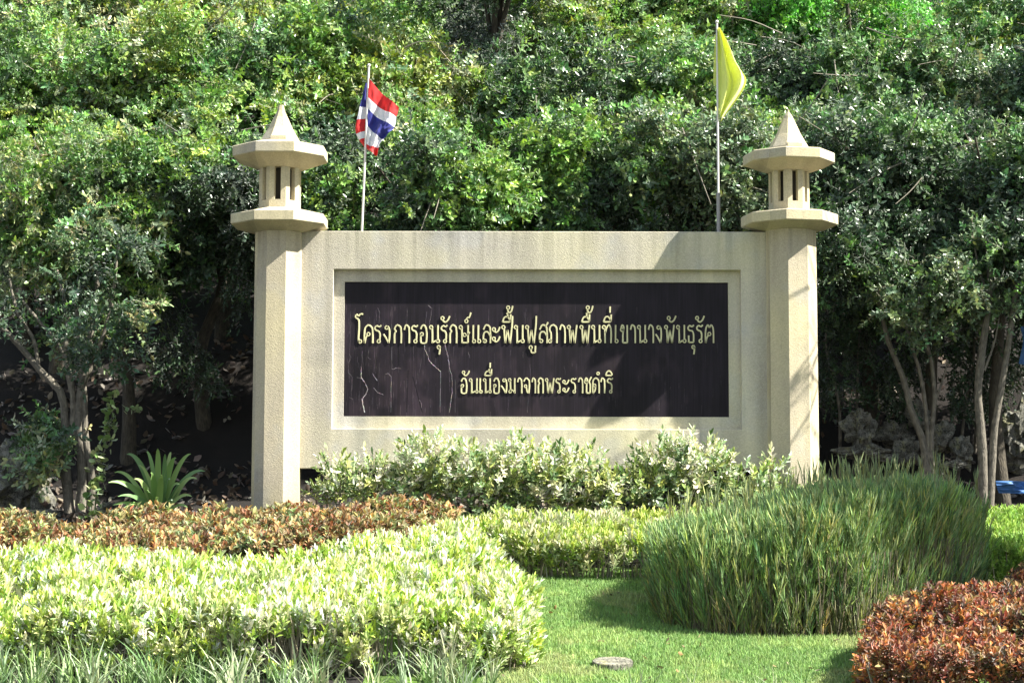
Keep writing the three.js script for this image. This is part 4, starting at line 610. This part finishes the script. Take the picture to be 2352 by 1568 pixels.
// reed-like clump: upright stems with narrow leaves
{
  const R = rng(88), reedGeos = [0, 1, 2].map(() => sprig(R, { len: 0.30, n: 15, L: 0.125, W: 0.0105, open: 0.42, openV: 0.34, top: 0.24, fold: 0.1, bend: 0.08, twig: 0.003, shade: 0.3, tints: [[1, 1, 1], [1.25, 1.15, 0.8], [0.8, 0.9, 1]], twigColor: [1.2, 0.9, 0.9] }));
  const poly = [[1.42, 18.3], [1.42, 17.4], [1.8, 16.9], [2.5, 16.75], [3.15, 16.8], [3.65, 17.2], [4.25, 17.7], [4.75, 18.6], [4.85, 19.6], [4.4, 20.3], [3.0, 20.6], [1.9, 20.0]];
  const t = thing('reed_clump', 'tall dense clump of narrow upright blue green leaves on the lawn before the sign', 'shrub', V(3.1, GR(3.1, 18.5), -18.5)), sc = reedGeos.map(() => new Scatter()), st = new Scatter();
  const H = (x, Z) => lerp(1.40, 1.80, smoothstep(x, 1.3, 4.0)) - lerp(0, 0.12, smoothstep(x, 4.2, 4.8)) + (fbm(x * 2.2, Z * 2.2, 1.1, 3) - 0.5) * 0.22 - GR(x, Z);
  for (let i = 0; i < 60000; i++) {
    const x = lerp(1.2, 5.2, R()), Z = lerp(16.7, 20.6, R()); if (!inside(poly, x, Z)) continue; const d = edgeDist(poly, x, Z), h = H(x, Z) * (0.96 + 0.04 * Math.min(1, d / 0.3));
    let v = d < 0.3 ? Math.pow(R(), 0.85) : 1 - R() * R() * 0.35; if (d > 0.3 && R() < 0.72) continue; if (v < 0.3 && R() < 0.35) continue;
    const s = 0.75 + R() * 0.5, y = Math.max(0, h * v - 0.32 * s), out = d < 0.3 ? 0.28 : 0.1, tint = R() < 0.32 ? [0.36, 0.43, 0.15] : R() < 0.6 ? [0.22, 0.33, 0.09] : [0.14, 0.25, 0.08];
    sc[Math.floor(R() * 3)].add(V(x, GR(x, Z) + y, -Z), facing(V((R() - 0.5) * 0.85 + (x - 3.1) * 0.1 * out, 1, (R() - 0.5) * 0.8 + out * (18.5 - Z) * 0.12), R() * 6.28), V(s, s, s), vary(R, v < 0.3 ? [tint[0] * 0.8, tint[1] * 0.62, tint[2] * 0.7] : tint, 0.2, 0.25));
    if (d < 0.2 && R() < 0.25) st.add(V(x, GR(x, Z), -Z), facing(V((R() - 0.5) * 0.3, 1, (R() - 0.5) * 0.3), 0), V(0.7, h * 0.6, 0.7), vary(R, [0.14, 0.12, 0.08], 0.1, 0.3));
  }
  for (let i = 0; i < 150; i++) { const x = lerp(1.5, 4.9, R()), Z = lerp(17, 20.4, R()); if (!inside(poly, x, Z)) continue; const s = 1.0 + R() * 0.3; sc[0].add(V(x, GR(x, Z) + H(x, Z) - 0.2, -Z), facing(V((R() - 0.5) * 0.4, 1, (R() - 0.5) * 0.4), R() * 6), V(s, s, s), vary(R, [0.24, 0.28, 0.11], 0.15, 0.2)); }
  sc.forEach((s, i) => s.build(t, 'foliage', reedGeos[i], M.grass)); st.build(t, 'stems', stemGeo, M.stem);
}

// ---------------------------------------------------------------- spear-leaved plant, creeper, edging grass
{
  const R = rng(44), Z = 24.0, c = at(365, 1195, Z), foot = V(c.x, GR(c.x, Z), -Z), t = thing('spear_leaved_plant', 'plant with a fountain of long pointed green leaves behind the rust hedge', 'plant', foot);
  M.spear = [[0.16, 0.30, 0.06], [0.22, 0.36, 0.08], [0.11, 0.23, 0.06], [0.30, 0.42, 0.13]].map((c2, i) => leafMat('spear_leaf', { vertexColors: false, color: col(...c2), roughness: 0.85, transmission: 0.28, clearcoat: 0.6, clearcoatRoughness: 0.3 }));
  const strap = (tip, rise, w) => {
    const b = foot.clone().add(V((R() - 0.5) * 0.12, 0.02, (R() - 0.5) * 0.12)), cv = new THREE.QuadraticBezierCurve3(b, V(lerp(b.x, tip.x, 0.55), lerp(b.y, rise, 0.85), lerp(b.z, tip.z, 0.4)), tip), n = 12, pos = [], idx = [], nu = V(0, 1, 0);
    for (let i = 0; i <= n; i++) { const s = i / n, p = cv.getPoint(s), d = cv.getTangent(s), sd = d.clone().cross(V(0.3 * Math.sin(tip.x * 40), 0.5, 1)).normalize(), up = sd.clone().cross(d).normalize(), hw = w * 0.5 * Math.pow(Math.sin(Math.PI * Math.pow(lerp(0.08, 1, s), 0.75)), 0.7) + 0.003; for (const k of [-1, 0, 1]) { const q = p.clone().addScaledVector(sd, k * hw).addScaledVector(up, Math.abs(k) * hw * 0.35); pos.push(q.x, q.y, q.z); } if (i < n) for (const k of [0, 1]) { const a = i * 3 + k; idx.push(a, a + 1, a + 3, a + 1, a + 4, a + 3); } }
    const g = new THREE.BufferGeometry(); g.setAttribute('position', new THREE.Float32BufferAttribute(pos, 3)); g.setIndex(idx); g.computeVertexNormals(); return g;
  };
  const tips = [[248, 1108, 0.3, 34], [262, 1085, 0, 22], [290, 1043, 0.1, 30], [318, 1068, 0.2, 20], [336, 1036, -0.1, 22], [362, 1030, 0.1, 34], [378, 1042, 0.2, 26], [392, 1038, -0.1, 24], [404, 1052, 0.2, 36], [438, 1042, 0, 26], [470, 1082, 0.2, 30], [452, 1100, 0.3, 26], [345, 1085, 0.35, 36], [370, 1090, 0.4, 34], [390, 1100, 0.35, 30], [308, 1100, 0.4, 34], [325, 1120, 0.45, 30], [412, 1112, 0.4, 30], [270, 1140, 0.45, 28], [440, 1140, 0.4, 24], [285, 1165, 0.4, 24], [360, 1140, 0.5, 30], [395, 1150, 0.5, 28], [335, 1160, 0.5, 26], [258, 1160, 0.3, 22], [430, 1165, 0.45, 22]];
  for (const [i, [px, py, dz, w]] of tips.entries()) { const tip = at(px, py, Z - dz); part(t, 'leaf', strap(tip, tip.y + 0.05 + (i % 3) * 0.04 + Math.abs(px - 365) * 0.0012, w * Z / FPX * 0.42), M.spear[i % 4]); }
}
{
  const R = rng(45), Z = 24.1, sc = vineSprigs.map(() => new Scatter()), pathPts = [[215, 1190], [222, 1120], [232, 1060], [246, 1010], [256, 960], [262, 900]].map(([x, y]) => at(x, y, Z)), cv = new THREE.CatmullRomCurve3(pathPts);
  const t = thing('creeper', 'bright leaved creeper climbing a thin stem beside the multi-stemmed tree', 'climbing plant', V(pathPts[0].x, GR(pathPts[0].x, Z), -Z));
  part(t, 'stem', limb(pathPts, 0.012, 0.005, 16, 5, 3), M.bark);
  const lf = new Scatter(), lg = setColor(leaf(0.11, 0.085, 0.12, 0.1), () => [1, 1, 1]);
  for (let i = 0; i < 210; i++) { const s = Math.pow(R(), 1.2), p = cv.getPoint(s), w = lerp(0.2, 0.09, s); p.add(V((R() - 0.5) * w * 1.3, (R() - 0.5) * 0.1, 0.04 + (R() - 0.3) * w)); const q = 0.7 + R() * 0.6; lf.add(p, facing(V(R() - 0.5, -0.3 + R() * 0.8, 0.5 + R() * 0.5), R() * 6), V(q, q, q), vary(R, R() < 0.4 ? [0.42, 0.5, 0.2] : [0.17, 0.28, 0.06], 0.15, 0.25)); }
  for (let i = 0; i < 16; i++) { const p = at(285 + R() * 35, 935 + R() * 16, Z); lf.add(p, facing(V(R() - 0.5, 0.3, 0.7), R() * 6), V(0.8, 0.8, 0.8), vary(R, [0.25, 0.36, 0.14], 0.15, 0.2)); }
  lf.build(t, 'leaves', lg, M.leaf);
}
const blade = (L, W, bend, n = 4) => { const pos = [], idx = []; for (let i = 0; i <= n; i++) { const s = i / n, w = W * (1 - Math.pow(s, 1.8)) * 0.5 + 0.0003; pos.push(-w, L * s * (1 - bend * s * 0.3), bend * L * s * s, w, L * s * (1 - bend * s * 0.3), bend * L * s * s); if (i < n) { const a = i * 2; idx.push(a, a + 1, a + 2, a + 1, a + 3, a + 2); } } const g = new THREE.BufferGeometry(); g.setAttribute('position', new THREE.Float32BufferAttribute(pos, 3)); g.setIndex(idx); g.computeVertexNormals(); return g; };
const tuftGeo = (R, n, L, W, spread, lean) => mergeGeometries(Array.from({ length: n }, () => { const g = blade(L * (0.5 + R() * 0.7), W * (0.7 + R() * 0.6), 0.15 + R() * 0.5, L > 0.1 ? 5 : 2), k = 0.75 + R() * 0.5; setColor(g, (x, y) => [k, k, k]); g.rotateX((R() - 0.3) * lean); g.rotateY(R() * 6.28); g.translate((R() - 0.5) * spread, 0, (R() - 0.5) * spread); return g; }));
{
  const R = rng(46), geos = [0, 1, 2].map(() => tuftGeo(R, 14, 0.36, 0.016, 0.1, 0.6)), sc = geos.map(() => new Scatter());
  const put = (x, Z, s) => sc[Math.floor(R() * 3)].add(V(x, GR(x, Z), -Z), facing(V((R() - 0.5) * 0.4, 1, (R() - 0.5) * 0.4), R() * 6.28), V(s, s, s), vary(R, R() < 0.35 ? [0.34, 0.42, 0.24] : [0.13, 0.24, 0.06], 0.15, 0.25));
  for (let i = 0; i < 150; i++) { const x = lerp(-5.2, -0.15, R()), Z = 15.12 - R() * 0.75; if (fbm(x * 1.5, 3.3, 8.1, 2) < 0.36 && R() < 0.6) continue; put(x, Z, 0.6 + R() * 0.8); }
  for (let i = 0; i < 26; i++) put(lerp(0.2, 2.4, R()), 14.2 + R() * 0.25, 0.5 + R() * 0.5);
  const g = new THREE.Group(); g.name = 'edging_grass'; g.userData.kind = 'stuff'; tag(g, 'grey green strap-leaved edging grass along the front of the wide variegated bed', 'grass'); scene.add(g);
  sc.forEach((s, i) => s.build(g, 'grass_blades', geos[i], M.grass));
}
// lawn blades
const reedPoly = [[1.42, 18.3], [1.42, 17.4], [1.8, 16.9], [2.5, 16.75], [3.15, 16.8], [3.65, 17.2], [4.25, 17.7], [4.75, 18.6], [4.85, 19.6]];
{
  const R = rng(47), geos = [0, 1, 2].map(() => tuftGeo(R, 9, 0.045, 0.005, 0.05, 1.2)), sc = geos.map(() => new Scatter());
  for (let i = 0; i < 42000; i++) {
    const x = lerp(-0.2, 4.2, R()), Z = lerp(13.6, 20.2, R()); if (inside(reedPoly, x, Z)) continue; const n = fbm(x * 1.2, Z * 1.2, 15.5, 3), st = at(1407, 1515, 15.62); if (Math.hypot(x - st.x, -Z - st.z) < 0.2) continue;
    const s = 0.7 + R() * 0.7; sc[Math.floor(R() * 3)].add(V(x, GR(x, Z) + 0.02, -Z), facing(V((R() - 0.5) * 0.5, 1, (R() - 0.5) * 0.5), R() * 6.28), V(s, s * lerp(0.7, 1.2, n), s), vary(R, fbm(x * 0.9 + 4, Z * 0.9, 25.5, 3) < 0.40 ? [0.31, 0.38, 0.13] : n > 0.55 ? [0.26, 0.385, 0.10] : [0.19, 0.325, 0.075], 0.15, 0.28));
  }
  const g = new THREE.Group(); g.name = 'lawn_grass'; g.userData.kind = 'stuff'; tag(g, 'short bright green lawn grass between the hedges', 'grass'); scene.add(g);
  sc.forEach((s, i) => s.build(g, 'grass_blades', geos[i], M.grass));
}

// ---------------------------------------------------------------- stones, rocks, litter, blue sheets
function rock(R, r, sx, sy, sz, rough = 0.5) {
  const g0 = new THREE.IcosahedronGeometry(1, 4), p = g0.attributes.position, o = R() * 50;
  for (let i = 0; i < p.count; i++) { const v = V().fromBufferAttribute(p, i).normalize(), n = fbm(v.x * 1.7 + o, v.y * 1.7, v.z * 1.7, 4), c = Math.abs(fbm(v.x * 2.6 + o, v.y * 4.2 + 9, v.z * 2.6, 3) - 0.5), q = Math.floor(n * 9) / 9, k = r * (1 + (lerp(n, q, 0.6) - 0.5) * rough * 2.6 - smoothstep(0.1 - c, 0, 0.1) * 0.3); p.setXYZ(i, v.x * k * sx, v.y * k * sy, v.z * k * sz); }
  return boxUV(g0, 0.8);
}
const rockMap = dataTex(512, 512, (x, y) => { const n = fbm(x / 50, y / 50, 2.2, 5), c = Math.abs(fbm(x / 24, y / 24, 11.2, 4) - 0.5), m = smoothstep(fbm(x / 80, y / 80, 17.3, 3), 0.5, 0.65), k = (0.55 + n * 0.7) * (0.55 + 0.45 * smoothstep(c, 0.01, 0.07)); return [0.60 * k, 0.595 * k, (0.55 - m * 0.09) * k]; }, true);
M.rock = new THREE.MeshStandardMaterial({ name: 'lichened_limestone', map: rockMap, roughness: 0.95, bumpMap: stoneBump, bumpScale: 0.02 });
{
  const R = rng(66);
  const st = at(1407, 1515, 15.62), ss = new THREE.Shape();
  for (let k = 0; k <= 28; k++) { const a = k / 28 * Math.PI * 2, r = 0.165 * (1 + (noise3(Math.cos(a) * 1.6 + 4, Math.sin(a) * 1.6, 3.3) - 0.5) * 0.18); if (k) ss.lineTo(Math.cos(a) * r, Math.sin(a) * r); else ss.moveTo(Math.cos(a) * r, Math.sin(a) * r); }
  const sg = new THREE.ExtrudeGeometry(ss, { depth: 0.05, bevelEnabled: true, bevelSize: 0.012, bevelThickness: 0.012, bevelSegments: 3 }); sg.rotateX(-Math.PI / 2 + 0.1); boxUV(sg, 0.8); sg.translate(st.x, GR(st.x, 15.62) + 0.012, -15.62);
  M.slab = M.rock.clone(); M.slab.name = 'worn_slab'; M.slab.color.setRGB(1.5, 1.46, 1.36); const so = new THREE.Mesh(sg, M.slab); so.name = 'stepping_stone'; so.castShadow = so.receiveShadow = true; scene.add(tag(so, 'flat round grey stepping stone set in the lawn', 'stone'));
  for (const [px, py, Z, r, sx, sy, lab] of [
    [1978, 985, 25.9, 0.33, 0.85, 1.15, 'pale mossy boulder closest to the pillar beside the yellow flag'], [1960, 1040, 25.8, 0.22, 1.3, 0.5, 'flat pale rock at the foot of the mossy boulder'], [2008, 1035, 25.6, 0.16, 1.2, 0.6, 'small broken rock in front of the mossy boulder'], [2040, 1052, 25.6, 0.15, 1.5, 0.5, 'low flat rock beside the forked tree'],
    [2086, 1040, 25.9, 0.22, 0.9, 1.1, 'upright grey rock behind the stems of the forked tree'], [2112, 955, 26.4, 0.24, 0.9, 0.9, 'pale rock showing between the stems of the forked tree'], [2166, 1005, 26.0, 0.27, 0.8, 1.0, 'pitted pale rock between the forked and the double-trunked tree'], [2210, 1035, 25.8, 0.2, 0.8, 1.3, 'narrow mossy rock leaning at the double-trunked tree'], [2060, 1000, 26.6, 0.25, 1.2, 0.8, 'dark rock in shade behind the flat rocks'], [2190, 1068, 25.5, 0.12, 1.6, 0.6, 'little flat rock at the foot of the narrow mossy rock'],
    [20, 1120, 25.2, 0.62, 0.8, 1.0, 'large grey shaded rock at the picture edge by the multi-stemmed tree'], [90, 1180, 24.6, 0.16, 1.8, 0.45, 'low pale stone between the shaded rock and the multi-stemmed tree'], [78, 1160, 24.7, 0.09, 0.6, 1.6, 'small upright splinter of pale stone by the shaded rock'], [80, 1205, 24.3, 0.14, 1.3, 0.7, 'rough stone at the end of the rust hedge'], [250, 1172, 24.3, 0.15, 1.3, 0.8, 'pale weathered stone between creeper and spear-leaved plant'],
    [2340, 1010, 26.8, 0.5, 0.9, 1.0, 'brown shaded boulder behind the tree with two leaning trunks']]) {
    const c = at(px, py, Z), g = rock(R, r * (px < 200 ? 1 : 0.88), sx, sy, 0.9, 0.75); g.translate(c.x, c.y, c.z);
    const m = new THREE.Mesh(g, M.rock); m.name = numbered('rock'); m.castShadow = m.receiveShadow = true; scene.add(tag(m, lab, 'rock'));
  }
  // dead leaves and stone chips strewn over the slope
  const lg = setColor(leaf(0.11, 0.06, 0.3, 0.2), () => [1, 1, 1]), cg = rock(R, 0.06, 1.4, 0.5, 1, 0.5); setColor(cg, () => [1, 1, 1]); cg.deleteAttribute('uv');
  const sc = new Scatter(), ch = new Scatter();
  for (let i = 0; i < 9000; i++) { const x = lerp(-9, 9, R()), Z = 23.6 + Math.pow(R(), 1.3) * 7; const n = fbm(x * 1.1, Z * 1.6, 31.1, 3); if (n < 0.44) continue; sc.add(V(x, GR(x, Z) + 0.03, -Z), facing(V(R() - 0.5, R() * 0.5 - 0.1, R() - 0.5), R() * 6), V(1, 1, 1).multiplyScalar(0.7 + R() * 0.8), vary(R, R() < 0.35 ? [0.22, 0.19, 0.15] : [0.09, 0.06, 0.04], 0.15, 0.4)); if (R() < 0.12) ch.add(V(x, GR(x, Z) + 0.03, -Z), facing(V((R() - 0.5) * 0.5, 1, 0), R() * 6), V(1, 1, 1).multiplyScalar(0.3 + R() * R() * 1.2), vary(R, [0.16, 0.15, 0.135], 0.08, 0.4)); }
  for (let i = 0; i < 90; i++) { const x = lerp(-0.1, 4, R()), Z = lerp(14, 20, R()); sc.add(V(x, GR(x, Z) + 0.055, -Z), facing(V(R() - 0.5, R() * 0.3, R() - 0.5), R() * 6), V(1, 1, 1).multiplyScalar(0.3 + R() * 0.4), vary(R, R() < 0.5 ? [0.30, 0.2, 0.09] : [0.14, 0.09, 0.05], 0.15, 0.3)); }
  const g = new THREE.Group(); g.name = 'leaf_litter'; g.userData.kind = 'stuff'; tag(g, 'dead leaves and stone chips strewn over the dark slope', 'leaf litter'); scene.add(g);
  sc.build(g, 'dead_leaves', lg, leafMat('dead_leaf', { clearcoat: 0, transmission: 0.15 })); ch.build(g, 'stone_chips', cg, new THREE.MeshStandardMaterial({ name: 'stone_chip', vertexColors: true, roughness: 0.95 }));
  // blue plastic sheets at the picture edge
  M.blue = new THREE.MeshPhysicalMaterial({ name: 'blue_plastic', color: col(0.04, 0.13, 0.33), roughness: 0.6, transmission: 0.15, thickness: 0, side: THREE.DoubleSide });
  const sh = (lab, a, b, Z, seed) => { const f = new THREE.Mesh(cloth([{ a, b, v: [0, 0.5, 1], depth: [0, 0.08, 6, 4, 0.3], seed }], Z), M.blue); f.name = numbered('blue_sheet'); f.castShadow = f.receiveShadow = true; scene.add(tag(f, lab, 'plastic sheet')); };
  sh('blue plastic sheet hanging behind the leaning trunks at the picture edge', [[2346, 750], [2350, 780], [2340, 835]], [[2420, 735], [2420, 790], [2420, 850]], 26.0, 5);
  sh('dark blue plastic sheet lying behind the reed clump at the picture edge', [[2288, 1104], [2290, 1118], [2296, 1132]], [[2420, 1106], [2420, 1122], [2420, 1136]], 23.5, 6);
}
renderer.setSize(1024, 682);
renderer.render(scene, camera);
